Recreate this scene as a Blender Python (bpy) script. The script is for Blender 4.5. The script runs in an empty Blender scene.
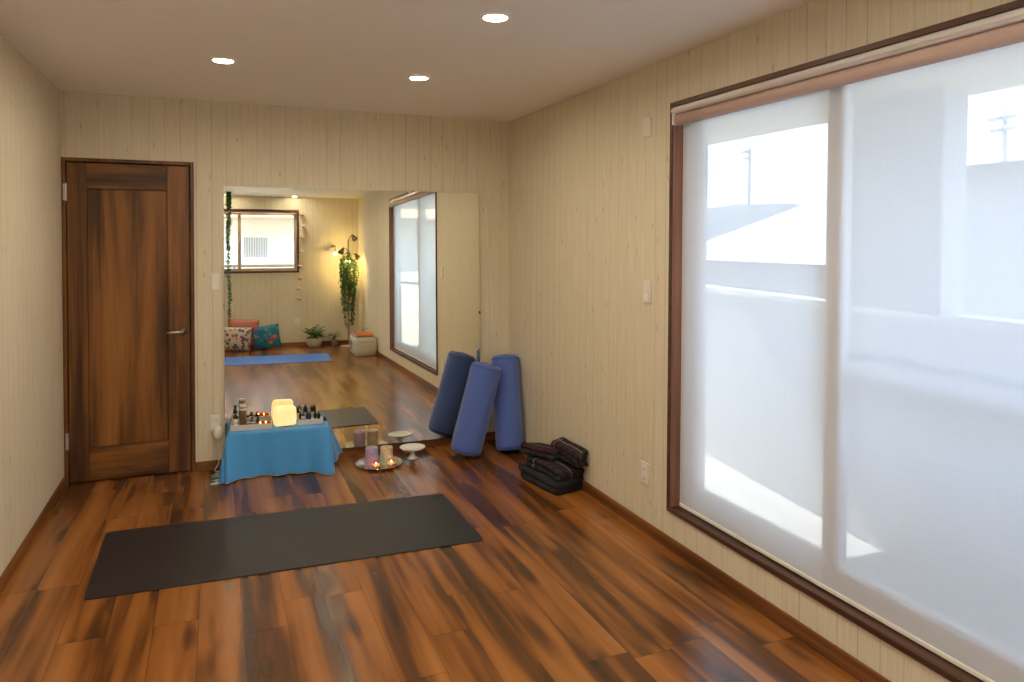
import bpy, bmesh, math, random
from mathutils import Vector, Matrix, noise
random.seed(7)
S = bpy.context.scene
COL = S.collection
PI = math.pi

# ------------------------------------------------------------------ camera
F, YAW, PITCH, ROLL, CY = 729.35, 0.3862, -0.0243, 0.0039, 257.33
fwd = Vector((math.sin(YAW)*math.cos(PITCH), math.cos(YAW)*math.cos(PITCH), math.sin(PITCH)))
right = Vector((math.cos(YAW), -math.sin(YAW), 0)); up = right.cross(fwd)
r2 = right*math.cos(ROLL) + up*math.sin(ROLL); u2 = up*math.cos(ROLL) - right*math.sin(ROLL)
cam = bpy.data.objects.new('camera', bpy.data.cameras.new('camera'))
COL.objects.link(cam)
M = Matrix.Identity(4)
for i in range(3):
    M[i][0], M[i][1], M[i][2] = r2[i], u2[i], -fwd[i]
M.translation = Vector((0.862, -5.124, 1.512))
cam.matrix_world = M
cam.data.sensor_width = 36; cam.data.lens = F*36/1024
cam.data.shift_y = -(341-CY)/1024
cam.data.clip_start = 0.02; cam.data.clip_end = 600
S.camera = cam

# ------------------------------------------------------------------ view, world, sun
S.view_settings.view_transform = 'Standard'
S.view_settings.look = 'None'
S.view_settings.exposure = 0.63
S.view_settings.gamma = 1.0
S.view_settings.use_curve_mapping = False
S.cycles.use_denoising = True
S.cycles.max_bounces = 14
S.cycles.diffuse_bounces = 6
S.cycles.glossy_bounces = 6
S.cycles.transparent_max_bounces = 16
S.cycles.sample_clamp_indirect = 6
S.cycles.caustics_reflective = True
S.cycles.caustics_refractive = False

SKY_STRENGTH = 4.5
SUN_STRENGTH = 13.0
LAMP = 235.0          # emission of the downlight lenses
world = bpy.data.worlds.new('sky'); S.world = world; world.use_nodes = True
nt = world.node_tree; nt.nodes.clear()
wo = nt.nodes.new('ShaderNodeOutputWorld'); bg = nt.nodes.new('ShaderNodeBackground')
tc = nt.nodes.new('ShaderNodeTexCoord'); mp = nt.nodes.new('ShaderNodeMapping'); mp.inputs['Scale'].default_value = (1, 1, 3.0)
nz = nt.nodes.new('ShaderNodeTexNoise'); nz.inputs['Scale'].default_value = 3.2; nz.inputs['Detail'].default_value = 6
cr = nt.nodes.new('ShaderNodeValToRGB')
cr.color_ramp.elements[0].position = 0.38; cr.color_ramp.elements[0].color = (0.36, 0.58, 0.98, 1)
cr.color_ramp.elements[1].position = 0.66; cr.color_ramp.elements[1].color = (0.90, 0.95, 1, 1)
nt.links.new(tc.outputs['Generated'], mp.inputs['Vector']); nt.links.new(mp.outputs[0], nz.inputs['Vector'])
nt.links.new(nz.outputs['Fac'], cr.inputs['Fac']); nt.links.new(cr.outputs['Color'], bg.inputs['Color'])
bg.inputs['Strength'].default_value = SKY_STRENGTH
nt.links.new(bg.outputs[0], wo.inputs['Surface'])

sun = bpy.data.objects.new('sun', bpy.data.lights.new('sun', 'SUN')); COL.objects.link(sun)
sun.data.energy = SUN_STRENGTH; sun.data.angle = 0.009; sun.data.color = (1.0, 0.95, 0.86)
sun.rotation_euler = Vector((0.0, -0.74, -0.67)).to_track_quat('-Z', 'Y').to_euler()
sun.location = (6, 10, 9)

# ------------------------------------------------------------------ helpers
def tag(o, label=None, cat=None, group=None, kind=None):
    if label: o['label'] = label
    if cat: o['category'] = cat
    if group: o['group'] = group
    if kind: o['kind'] = kind
    return o

def empty(name, loc, label=None, cat=None, group=None, kind=None, rz=0):
    o = bpy.data.objects.new(name, None); COL.objects.link(o)
    o.location = loc; o.rotation_euler = (0, 0, rz); o.empty_display_size = 0.05
    return tag(o, label, cat, group, kind)

def obj(name, bm, mat, parent=None, smooth=False, loc=None, bevel=0):
    """one mesh object; the bmesh is in the parent's space"""
    bmesh.ops.recalc_face_normals(bm, faces=bm.faces)
    me = bpy.data.meshes.new(name); bm.to_mesh(me); bm.free()
    for m in (mat if isinstance(mat, (list, tuple)) else [mat]): me.materials.append(m)
    for p in me.polygons: p.use_smooth = smooth
    o = bpy.data.objects.new(name, me); COL.objects.link(o)
    if parent: o.parent = parent
    if loc: o.location = loc
    if bevel:
        b = o.modifiers.new('bevel', 'BEVEL'); b.width = bevel; b.segments = 2; b.limit_method = 'ANGLE'
    return o

def bx(bm, a, b, mi=0):
    x0, y0, z0 = a; x1, y1, z1 = b
    v = [bm.verts.new(p) for p in ((x0,y0,z0),(x1,y0,z0),(x1,y1,z0),(x0,y1,z0),(x0,y0,z1),(x1,y0,z1),(x1,y1,z1),(x0,y1,z1))]
    for q in ((0,3,2,1),(4,5,6,7),(0,1,5,4),(1,2,6,5),(2,3,7,6),(3,0,4,7)):
        f = bm.faces.new([v[i] for i in q]); f.material_index = mi
    return v

def box(name, a, b, mat, parent=None, bevel=0):
    bm = bmesh.new(); bx(bm, a, b); return obj(name, bm, mat, parent, bevel=bevel)

def loft(bm, rings, cap=True, closed=True, mi=0):
    R = [[bm.verts.new(p) for p in r] for r in rings]
    n = len(R[0])
    for a, b in zip(R, R[1:]):
        for i in range(n if closed else n-1):
            f = bm.faces.new((a[i], a[(i+1) % n], b[(i+1) % n], b[i])); f.material_index = mi
    if cap:
        for r in (R[0], R[-1]):
            try: f = bm.faces.new(r); f.material_index = mi
            except ValueError: pass
    return R

def frame_of(d):
    d = Vector(d).normalized()
    a = Vector((0, 0, 1)) if abs(d.z) < 0.9 else Vector((1, 0, 0))
    u = d.cross(a).normalized(); v = d.cross(u).normalized()
    return d, u, v

def tube(bm, pts, r, n=10, cap=True, mi=0):
    pts = [Vector(p) for p in pts]; rings = []
    rr = r if isinstance(r, (list, tuple)) else [r]*len(pts)
    u = None
    for i, p in enumerate(pts):
        d = (pts[min(i+1, len(pts)-1)] - pts[max(i-1, 0)]).normalized()
        if u is None: _, u, _ = frame_of(d)
        u = (u - d*u.dot(d)).normalized(); v = d.cross(u)
        rings.append([p + (u*math.cos(2*PI*k/n) + v*math.sin(2*PI*k/n))*rr[i] for k in range(n)])
    return loft(bm, rings, cap, mi=mi)

def lathe(bm, prof, n=28, c=(0, 0, 0), sx=1, sy=1, mi=0, cap=True):
    rings = [[(c[0]+max(r, 1e-4)*math.cos(2*PI*k/n)*sx, c[1]+max(r, 1e-4)*math.sin(2*PI*k/n)*sy, c[2]+z) for k in range(n)] for r, z in prof]
    return loft(bm, rings, cap, mi=mi)

def xform(bm, mat):
    bmesh.ops.transform(bm, matrix=mat, verts=bm.verts)

def copy_tree(o, parent=None):
    c = o.copy(); COL.objects.link(c)
    if parent: c.parent = parent
    for ch in list(o.children): copy_tree(ch, c)
    return c

# ------------------------------------------------------------------ materials
class N:
    def __init__(s, name):
        s.m = bpy.data.materials.new(name); s.m.use_nodes = True; s.t = s.m.node_tree; s.t.nodes.clear()
        s.out = s.t.nodes.new('ShaderNodeOutputMaterial')
    def n(s, typ, **kw):
        nd = s.t.nodes.new('ShaderNode'+typ)
        for k, v in kw.items():
            if k.startswith('_'): setattr(nd, k[1:], v)
        for k, v in kw.items():
            if k.startswith('_'): continue
            key = int(k[1:]) if k[0] == 'i' and k[1:].isdigit() else k.replace('__', ' ')
            s.set(nd.inputs[key], v)
        return nd
    def set(s, inp, v):
        if isinstance(v, bpy.types.NodeSocket): s.t.links.new(v, inp)
        elif isinstance(v, bpy.types.Node): s.t.links.new(v.outputs[0], inp)
        else:
            if inp.type == 'RGBA' and len(v) == 3: v = (*v, 1)
            inp.default_value = v
    def math(s, op, a, b=0.0, c=None):
        nd = s.n('Math', _operation=op, i0=a, i1=b)
        if c is not None: s.set(nd.inputs[2], c)
        return nd.outputs[0]
    def ramp(s, fac, stops, interp='LINEAR'):
        nd = s.n('ValToRGB', Fac=fac); r = nd.color_ramp; r.interpolation = interp
        while len(r.elements) < len(stops): r.elements.new(0.5)
        for e, (p, c) in zip(r.elements, stops):
            e.position = p; e.color = (*c, 1) if len(c) == 3 else c
        return nd.outputs['Color']
    def mix(s, f, a, b, mode='MIX'):
        nd = s.n('Mix', _data_type='RGBA', _blend_type=mode)
        s.set(nd.inputs['Factor'], f); s.set(nd.inputs[6], a); s.set(nd.inputs[7], b)
        return nd.outputs[2]
    def xyz(s, what='Object'):
        tc = s.n('TexCoord'); sp = s.n('SeparateXYZ', Vector=tc.outputs[what])
        return sp.outputs[0], sp.outputs[1], sp.outputs[2]
    def vec(s, x, y, z): return s.n('CombineXYZ', X=x, Y=y, Z=z).outputs[0]
    def noise(s, v, scale, detail=3, rough=.5, dist=0.0):
        return s.n('TexNoise', Vector=v, Scale=scale, Detail=detail, Roughness=rough, Distortion=dist).outputs['Fac']
    def bump(s, h, strength=.2, dist=.002):
        return s.n('Bump', Height=h, Strength=strength, Distance=dist).outputs[0]
    def pbr(s, color, rough=.5, metal=0, normal=None, **kw):
        p = s.n('BsdfPrincipled'); s.set(p.inputs['Base Color'], color); s.set(p.inputs['Roughness'], rough); s.set(p.inputs['Metallic'], metal)
        if normal is not None: s.set(p.inputs['Normal'], normal)
        for k, v in kw.items(): s.set(p.inputs[k.replace('__', ' ')], v)
        s.t.links.new(p.outputs[0], s.out.inputs[0]); return s.m
    def done(s, sh):
        s.t.links.new(sh.outputs[0] if isinstance(sh, bpy.types.Node) else sh, s.out.inputs[0]); return s.m

def plain(name, c, rough=.5, metal=0, var=.08, scale=30, bump=0, **kw):
    s = N(name); tc = s.n('TexCoord').outputs['Object']
    f = s.noise(tc, scale, 3)
    col = s.mix(f, tuple(x*(1-var) for x in c), tuple(min(1, x*(1+var)) for x in c))
    return s.pbr(col, rough, metal, s.bump(f, bump, .002) if bump else None, **kw)

def emit(name, c, st):
    s = N(name); e = s.n('Emission'); s.set(e.inputs[0], c); e.inputs[1].default_value = st; return s.done(e)

def floor_mat():
    s = N('wood_laminate'); x, y, z = s.xyz()
    PW, PL, X0 = .1625, 1.30, .955-.1625*10
    u = s.math('DIVIDE', s.math('SUBTRACT', x, X0), PW)
    i = s.math('FLOOR', u); fx = s.math('SUBTRACT', u, i)
    w1 = s.n('TexWhiteNoise', _noise_dimensions='1D', W=i).outputs['Value']
    v = s.math('ADD', s.math('DIVIDE', y, PL), s.math('ADD', s.math('MULTIPLY', w1, 3.7), 20.13))
    j = s.math('FLOOR', v); fy = s.math('SUBTRACT', v, j)
    w2 = s.n('TexWhiteNoise', _noise_dimensions='2D', Vector=s.vec(i, j, 0.0)).outputs['Value']
    off = s.math('MULTIPLY', w2, 41.0)
    big = s.noise(s.vec(s.math('MULTIPLY', x, 7.5), s.math('ADD', s.math('MULTIPLY', y, .62), s.math('MULTIPLY', w2, .5)), s.math('MULTIPLY', w2, .20)), 1.0, 2, .5, .35)
    mid = s.noise(s.vec(s.math('MULTIPLY', x, 15.0), s.math('ADD', s.math('MULTIPLY', y, 1.3), off), off), 1.0, 2, .45, .3)
    fine = s.noise(s.vec(s.math('MULTIPLY', x, 48.0), s.math('ADD', s.math('MULTIPLY', y, 2.0), off), off), 1.0, 3, .5, .2)
    kn = s.n('TexVoronoi', Vector=s.vec(s.math('MULTIPLY', x, 5.2), s.math('ADD', s.math('MULTIPLY', y, 1.7), off), off), Scale=1.0).outputs['Distance']
    knot = s.ramp(kn, [(0.02, (1, 1, 1)), (0.24, (0, 0, 0))])
    f = s.math('ADD', s.math('ADD', s.math('MULTIPLY', big, .62), s.math('MULTIPLY', mid, .25)), s.math('MULTIPLY', s.ramp(fine, [(.0, (.25, .25, .25)), (1.0, (.75, .75, .75))]), .12))
    f = s.math('ADD', f, s.math('MULTIPLY', s.math('SUBTRACT', w2, .5), .05))
    f = s.math('SUBTRACT', f, s.math('MULTIPLY', knot, .10))
    col = s.ramp(f, [(.35, FLOOR_C[0]), (.445, FLOOR_C[1]), (.515, FLOOR_C[2]), (.64, FLOOR_C[3])])
    ex = s.math('MINIMUM', fx, s.math('SUBTRACT', 1.0, fx)); ey = s.math('MINIMUM', fy, s.math('SUBTRACT', 1.0, fy))
    seam = s.math('MAXIMUM', s.math('LESS_THAN', ex, .010), s.math('LESS_THAN', ey, .0016))
    col = s.mix(s.math('MULTIPLY', seam, .45), col, (.03, .013, .006))
    rough = .25
    return s.pbr(col, rough, 0, s.bump(s.math('SUBTRACT', 1.0, seam), .10, .001), Specular__IOR__Level=.34, Coat__Weight=.17, Coat__Roughness=.14)
FLOOR_C = [(.046, .018, .007), (.105, .038, .010), (.245, .088, .019), (.36, .145, .036)]

def wallpaper():
    s = N('pale_plank_wallpaper'); x, y, z = s.xyz()
    h = s.math('ADD', x, y); BW = .0915
    u = s.math('DIVIDE', s.math('ADD', h, 20.02), BW); i = s.math('FLOOR', u); fx = s.math('SUBTRACT', u, i)
    w = s.n('TexWhiteNoise', _noise_dimensions='1D', W=i).outputs['Value']
    off = s.math('MULTIPLY', w, 31.0)
    grain = s.noise(s.vec(s.math('MULTIPLY', h, 110.0), off, s.math('ADD', s.math('MULTIPLY', z, 4.0), off)), 1.0, 4, .62)
    soft = s.noise(s.vec(s.math('MULTIPLY', h, 9.0), off, s.math('MULTIPLY', z, .8)), 1.0, 2)
    kn = s.n('TexVoronoi', Vector=s.vec(s.math('MULTIPLY', h, 25.0), off, s.math('ADD', s.math('MULTIPLY', z, 7.5), off)), Scale=1.0)
    knot = s.ramp(kn.outputs['Distance'], [(0.05, (1, 1, 1)), (0.17, (0, 0, 0))])
    keep = s.math('GREATER_THAN', s.n('SeparateColor', Color=kn.outputs['Color']).outputs[0], .58)
    knot = s.math('MULTIPLY', knot, keep)
    col = s.mix(grain, WALL_C[0], WALL_C[1])
    col = s.mix(s.math('MULTIPLY', soft, .35), col, WALL_C[2])
    col = s.mix(s.math('MULTIPLY', s.math('SUBTRACT', w, .2), .10), col, (.60, .52, .40))
    col = s.mix(s.math('MULTIPLY', knot, .48), col, (.25, .15, .06))
    e = s.math('MINIMUM', fx, s.math('SUBTRACT', 1.0, fx))
    seam = s.ramp(e, [(.012, (1, 1, 1)), (.035, (0, 0, 0))])
    sw = s.math('ADD', .10, s.math('MULTIPLY', s.math('POWER', w, 2.0), .55))
    col = s.mix(s.math('MULTIPLY', seam, sw), col, (.30, .21, .11))
    return s.pbr(col, .75, 0, s.bump(s.math('SUBTRACT', grain, seam), .10, .002), Specular__IOR__Level=.2)
WALL_C = [(.56, .50, .365), (.84, .78, .63), (.70, .62, .455)]

def wood_mat(name, axis, stops, s1=7, s2=.9, rough=.38):
    s = N(name); c = list(s.xyz())
    v = [s.math('MULTIPLY', q, s2 if k == axis else s1) for k, q in enumerate(c)]
    vf = [s.math('MULTIPLY', q, s2*3 if k == axis else s1*9) for k, q in enumerate(c)]
    big = s.noise(s.vec(*v), 1.0, 4, .52, .35); fine = s.noise(s.vec(*vf), 1.0, 3, .6)
    f = s.math('ADD', s.math('MULTIPLY', big, .78), s.math('MULTIPLY', fine, .22))
    return s.pbr(s.ramp(f, stops), rough, 0, s.bump(fine, .06, .001))

DOORW = [(.35, (.025, .009, .003)), (.46, (.095, .035, .008)), (.55, (.215, .084, .017)), (.66, (.31, .130, .030))]
m_floor = floor_mat()
m_wall = wallpaper()
m_ceil = plain('ceiling_paper', (.90, .875, .84), .85, 0, .03, 90, .05)
m_door_v = wood_mat('door_wood', 2, DOORW, 7, .55)
m_door_h = wood_mat('door_wood_rail', 0, DOORW)
BASEW = [(.33, (.075, .026, .008)), (.5, (.17, .062, .018)), (.68, (.27, .105, .030))]
m_base_x = wood_mat('baseboard_wood', 0, BASEW, 20)
m_base_y = wood_mat('baseboard_wood_side', 1, BASEW, 20)
FRW = [(.33, (.038, .014, .007)), (.5, (.075, .029, .016)), (.68, (.13, .055, .032))]
m_frame_z = wood_mat('window_casing_wood', 2, FRW, 25)
m_frame_y = wood_mat('window_casing_wood_long', 1, FRW, 25)
m_frame_x = wood_mat('window_casing_wood_short', 0, FRW, 25)
m_jamb_lit = wood_mat('window_jamb_wood_lit', 2, [(.33, (.16, .072, .045)), (.5, (.26, .125, .085)), (.68, (.36, .19, .135))], 25)  # same wood as the casing; window light on it painted as lighter brown
m_steel = plain('brushed_steel', (.62, .60, .57), .28, 1.0, .05, 60)
m_chrome = plain('polished_metal', (.90, .89, .87), .25, .45, .02, 20)
m_rail = plain('silver_headrail', (.94, .94, .94), .22, .5, .02, 20)
m_alu = plain('white_aluminium', (.82, .82, .83), .4, 0, .03)
m_white = plain('white_plastic', (.80, .78, .72), .35, 0, .03)
m_white2 = plain('ivory_plastic', (.74, .70, .60), .4, 0, .03)
m_dark = plain('black_plastic', (.015, .015, .016), .4)

def mirror_mat():
    s = N('mirror_glass'); g = s.n('BsdfGlossy', Color=(.875, .89, .80, 1), Roughness=0.0); return s.done(g)
m_mirror = mirror_mat()
m_mirror_edge = plain('mirror_edge', (.28, .33, .29), .25)

def glass_mat(name, tint=(1, 1, 1), ior=1.45):
    s = N(name); tr = s.n('BsdfTransparent', Color=(*tint, 1)); g = s.n('BsdfGlossy', Roughness=.02)
    fr = s.n('Fresnel', IOR=ior); f = s.math('MULTIPLY', fr.outputs[0], .35)
    return s.done(s.n('MixShader', Fac=f, i1=tr.outputs[0], i2=g.outputs[0]))
m_glass = glass_mat('window_glass', (.95, .97, .97))

def blind_mat():
    s = N('sheer_blind_fabric'); x, y, z = s.xyz()
    w = s.noise(s.vec(s.math('MULTIPLY', y, 6.0), x, s.math('MULTIPLY', z, 260.0)), 1.0, 2, .5)
    w2 = s.noise(s.vec(s.math('MULTIPLY', y, 260.0), x, s.math('MULTIPLY', z, 6.0)), 1.0, 2, .5)
    f = s.math('MULTIPLY', s.math('ADD', w, w2), .5)
    open_ = s.math('ADD', BLIND_OPEN-.05, s.math('MULTIPLY', f, .10))
    tl = s.n('BsdfTranslucent', Color=(.82, .82, .84, 1)); df = s.n('BsdfDiffuse', Color=(.70, .79, .95, 1))
    body = s.n('MixShader', Fac=.42, i1=tl.outputs[0], i2=df.outputs[0])
    tr = s.n('BsdfTransparent', Color=(1, 1, 1, 1))
    return s.done(s.n('MixShader', Fac=open_, i1=body.outputs[0], i2=tr.outputs[0]))
BLIND_OPEN = .23
m_blind = blind_mat()
m_roll = plain('rolled_blind_fabric', (.60, .45, .40), .8, 0, .05, 50)

# ------------------------------------------------------------------ the room
W, L, H = 2.918, 7.109, 2.40
T = .14
def struct(name, bm_or_box, mat, label=None, parent=None, bevel=0, smooth=False):
    o = obj(name, bm_or_box, mat, parent, smooth, bevel=bevel)
    if parent is None: tag(o, label, None, None, 'structure')
    return o
def boxes(*bs):
    bm = bmesh.new()
    for a, b in bs: bx(bm, a, b)
    return bm

WY0, WY1, WZ0, WZ1 = -4.489, -2.121, .186, 2.176      # outer edge of the big window's casing
CW = .022                                             # casing face width
HY0, HY1, HZ0, HZ1 = WY0+CW, WY1-CW, WZ0+CW, WZ1-CW   # hole in the right wall
RX0, RX1, RZ0, RZ1 = .18, 1.975, 1.185, 2.195         # rear window outer casing
DX0, DX1, DZ = .0, .735, 2.0                          # door frame outer

struct('floor', boxes(((-T, -L-T, -.12), (W+T, T, 0))), m_floor, 'glossy brown wood laminate floor of the studio')
struct('ceiling', boxes(((-T, -L-T, H), (W+T, T, H+.25))), m_ceil, 'plain off-white ceiling with recessed lights')
struct('wall_left', boxes(((-T, -L, 0), (0, T, H))), m_wall, 'pale plank wallpapered wall on the left')
struct('wall_back', boxes(((DX1-.005, 0, 0), (W+T, T, H)), ((0, 0, DZ-.005), (DX1-.005, T, H)), ((0, .075, 0), (DX1-.005, T, DZ-.005))), m_wall, 'pale plank wallpapered wall with the door and mirror')
struct('wall_right', boxes(((W, -L, 0), (W+T, HY0-.012, H)), ((W, HY1+.012, 0), (W+T, 0, H)), ((W, HY0-.012, 0), (W+T, HY1+.012, HZ0-.012)), ((W, HY0-.012, HZ1+.012), (W+T, HY1+.012, H))), m_wall, 'pale plank wallpapered wall around the large window')
h = (RX0+.015, RX1-.015, RZ0+.015, RZ1-.015)
struct('wall_rear', boxes(((-T, -L-T, 0), (h[0], -L, H)), ((h[1], -L-T, 0), (W+T, -L, H)), ((h[0], -L-T, 0), (h[1], -L, h[2])), ((h[0], -L-T, h[3]), (h[1], -L, H))), m_wall, 'pale plank wallpapered wall reflected in the mirror')
BB = .062
def baseb(name, a, b, m, label):
    struct(name, boxes((a, b)), m, label, bevel=.003)
baseb('baseboard_left', (0, -L, 0), (.011, -.011, BB), m_base_y, 'brown wooden baseboard along the left wall')
baseb('baseboard_back', (DX1, -.011, 0), (W-.011, 0, BB), m_base_x, 'brown wooden baseboard under the mirror')
baseb('baseboard_right', (W-.011, -L, 0), (W, 0, BB), m_base_y, 'brown wooden baseboard under the large window')
baseb('baseboard_rear', (.011, -L, 0), (W-.011, -L+.011, BB), m_base_x, 'brown wooden baseboard along the rear wall seen in the mirror')

# ---- door
door = empty('door_1', (0, 0, 0), 'dark brown panelled wooden door in the back corner', None, None, 'structure')
FWD = .022
bm = bmesh.new()
bx(bm, (DX0+.001, -.013, 0), (DX0+FWD, .07, DZ)); bx(bm, (DX1-FWD, -.013, 0), (DX1, .07, DZ)); bx(bm, (DX0+FWD, -.013, DZ-FWD), (DX1-FWD, .07, DZ))
obj('door_frame', bm, m_door_v, door, bevel=.003)
leaf = empty('door_leaf', (0, 0, 0)); leaf.parent = door
lx0, lx1, lz0, lz1 = DX0+FWD+.004, DX1-FWD-.004, .008, DZ-FWD-.005
px0, px1, pz0, pz1 = .132, .578, .215, 1.815
def leafpart(name, a, b, m): 
    return box(name, (a[0], a[2], a[1]), (b[0], b[2], b[1]), m, leaf, bevel=.004)
leafpart('stile', (lx0, lz0, .004), (px0, lz1, .042), m_door_v)
leafpart('stile', (px1, lz0, .004), (lx1, lz1, .042), m_door_v)
leafpart('rail', (px0, lz0, .004), (px1, pz0, .042), m_door_h)
leafpart('rail', (px0, pz1, .004), (px1, lz1, .042), m_door_h)
leafpart('panel', (px0, pz0, .016), (px1, pz1, .036), m_door_v)
hd = bmesh.new()
lathe(hd, [(.0, 0), (.026, 0), (.026, .006), (.012, .010), (.010, .042), (.0, .044)], 20)
xform(hd, Matrix.Translation((.662, .004, .915)) @ Matrix.Rotation(PI/2, 4, 'X'))
tube(hd, [(.662, -.036, .915), (.64, -.044, .915), (.60, -.046, .914), (.575, -.044, .912)], [.0095, .0095, .0085, .007], 10)
obj('door_handle', hd, m_steel, leaf, True)
for z in (1.79, .27):
    hb = boxes(((.010, -.019, z-.05), (.030, -.0125, z+.05))); tube(hb, [(.026, -.018, z-.052), (.026, -.018, z+.052)], .0055, 8)
    obj('hinge', hb, m_steel, door)

# ---- big window on the right
win = empty('window_1', (W, (WY0+WY1)/2, WZ0), 'large sliding window with dark wooden casing and a lowered sheer blind', None, None, 'structure')
def rel(o):   # parent keeps world coordinates
    o.matrix_parent_inverse = Matrix.Translation(-win.location); return o
def casing(y0, y1, z0, z1):
    A, B, C_ = W-.012, W-.004, W+T
    bm = bmesh.new(); bx(bm, (A, y0, z0), (B, y0+CW, z1)); bx(bm, (A, y1-CW, z0), (B, y1, z1)); bx(bm, (A, y0+CW, z0), (B, y1-CW, z0+CW)); bx(bm, (A, y0+CW, z1-CW), (B, y1-CW, z1))
    rel(obj('window_frame', bm, m_frame_y, win, bevel=.002))
    rel(box('window_jamb', (B, y0+.002, z0+.002), (C_, y0+CW, z1-.002), m_jamb_lit, win)); rel(box('window_jamb', (B, y1-CW, z0+.002), (C_, y1-.002, z1-.002), m_jamb_lit, win))
    rel(box('window_sill', (B, y0+CW, z0+.002), (C_, y1-CW, z0+CW), m_frame_y, win)); rel(box('window_head', (B, y0+CW, z1-CW), (C_, y1-CW, z1-.002), m_frame_y, win))
casing(WY0, WY1, WZ0, WZ1)
def sash(y0, y1, x, z0=HZ0+.03, z1=HZ1-.02, st=.075, rb=.085):
    bm = bmesh.new()
    bx(bm, (x, y0, z0), (x+.03, y0+st, z1)); bx(bm, (x, y1-st, z0), (x+.03, y1, z1))
    bx(bm, (x, y0+st, z0), (x+.03, y1-st, z0+rb)); bx(bm, (x, y0+st, z1-rb*.7), (x+.03, y1-st, z1))
    f = rel(obj('sash', bm, m_alu, win, bevel=.004))
    g = rel(box('glass_pane', (x+.012, y0+st-.005, z0+rb-.005), (x+.016, y1-st+.005, z1-rb*.7+.005), m_glass, win))
fr = bmesh.new()
bx(fr, (W+.050, HY0, HZ0), (W+.138, HY0+.03, HZ1)); bx(fr, (W+.050, HY1-.03, HZ0), (W+.138, HY1, HZ1))
bx(fr, (W+.050, HY0+.03, HZ0), (W+.138, HY1-.03, HZ0+.03)); bx(fr, (W+.050, HY0+.03, HZ1-.02), (W+.138, HY1-.03, HZ1))
rel(obj('track_frame', fr, m_alu, win, bevel=.003))
sash(-3.105, HY1-.028, W+.085, st=.085)
sash(HY0+.028, -3.045, W+.052, st=.085)

# ---- roller blind
bl = empty('roller_blind', (W, (HY0+HY1)/2, HZ1), 'wide white sheer roller blind lowered over the large window', 'blind')
def relb(o): o.matrix_parent_inverse = Matrix.Translation(-bl.location); return o
by0, by1 = HY0+.006, HY1-.006
rb_ = bmesh.new()
prof = [(W+.046, HZ1-.002)] + [(W-.006-.019*math.sin(PI*k/12), HZ1-.019+.017*math.cos(PI*k/12)) for k in range(13)] + [(W+.046, HZ1-.036)]
loft(rb_, [[(x, y, z) for x, z in prof] for y in (by0, by1)])
relb(obj('headrail', rb_, m_rail, bl))
rb_ = bmesh.new(); tube(rb_, [(W+.016, by0+.012, HZ1-.062), (W+.016, by1-.012, HZ1-.062)], .027, 24)
relb(obj('fabric_roll', rb_, m_roll, bl, True))
for y in (by0, by1-.010):
    e = bmesh.new(); bx(e, (W-.020, y, HZ1-.090), (W+.044, y+.010, HZ1-.034)); relb(obj('end_bracket', e, m_chrome, bl, bevel=.004))
rb_ = bmesh.new()
ys = [by0+.012 + (by1-by0-.024)*k/40 for k in range(41)]
loft(rb_, [[(W+.041, y, HZ1-.062), (W+.041, y, 1.2), (W+.041, y, HZ0+.020)] for y in ys], cap=False, closed=False)
relb(obj('blind_fabric', rb_, m_blind, bl))
relb(box('bottom_bar', (W+.035, by0+.012, HZ0+.006), (W+.047, by1-.012, HZ0+.022), m_white, bl, bevel=.003))

# ---- rear window (seen in the mirror)
rw = empty('window_2', (0, 0, 0), 'small sliding window in the rear wall reflected in the mirror', None, None, 'structure')
c = .03
bm = bmesh.new()
bx(bm, (RX0, -L-T, RZ0), (RX0+c, -L+.012, RZ1)); bx(bm, (RX1-c, -L-T, RZ0), (RX1, -L+.012, RZ1))
bx(bm, (RX0+c, -L-T, RZ0), (RX1-c, -L+.012, RZ0+c)); bx(bm, (RX0+c, -L-T, RZ1-c), (RX1-c, -L+.012, RZ1))
obj('window_frame', bm, m_frame_x, rw, bevel=.003)
m_sash2 = plain('brown_grey_sash', (.52, .38, .28), .45)
def sash2(x0, x1, y):
    z0, z1, st = RZ0+c, RZ1-c, .045
    bm = bmesh.new(); bx(bm, (x0, y, z0), (x0+st, y+.025, z1)); bx(bm, (x1-st, y, z0), (x1, y+.025, z1))
    bx(bm, (x0+st, y, z0), (x1-st, y+.025, z0+st)); bx(bm, (x0+st, y, z1-st), (x1-st, y+.025, z1)); obj('sash', bm, m_sash2, rw, bevel=.003)
    box('glass_pane', (x0+st-.004, y+.010, z0+st-.004), (x1-st+.004, y+.014, z1-st+.004), m_glass, rw)
sash2(RX0+c, 1.10, -L-.09); sash2(1.05, RX1-c, -L-.06)
lk = boxes(((1.062, -L-.035, 1.66), (1.078, -L-.022, 1.76))); bx(lk, (1.064, -L-.022, 1.70), (1.076, -L-.012, 1.735)); obj('latch', lk, m_steel, rw)
rl = empty('rolled_blind', (0, 0, 0), 'rolled-up brown blind along the top of the rear window', 'blind')
bm = bmesh.new(); tube(bm, [(RX0+c+.01, -L-.025, RZ1-c-.035), (RX1-c-.01, -L-.025, RZ1-c-.035)], .030, 16); obj('fabric_roll', bm, m_roll, rl, True)
bm = boxes(((RX0+c+.01, -L-.05, RZ1-c-.005), (RX1-c-.01, -L+.0, RZ1-c))); obj('headrail', bm, m_frame_x, rl)

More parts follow.
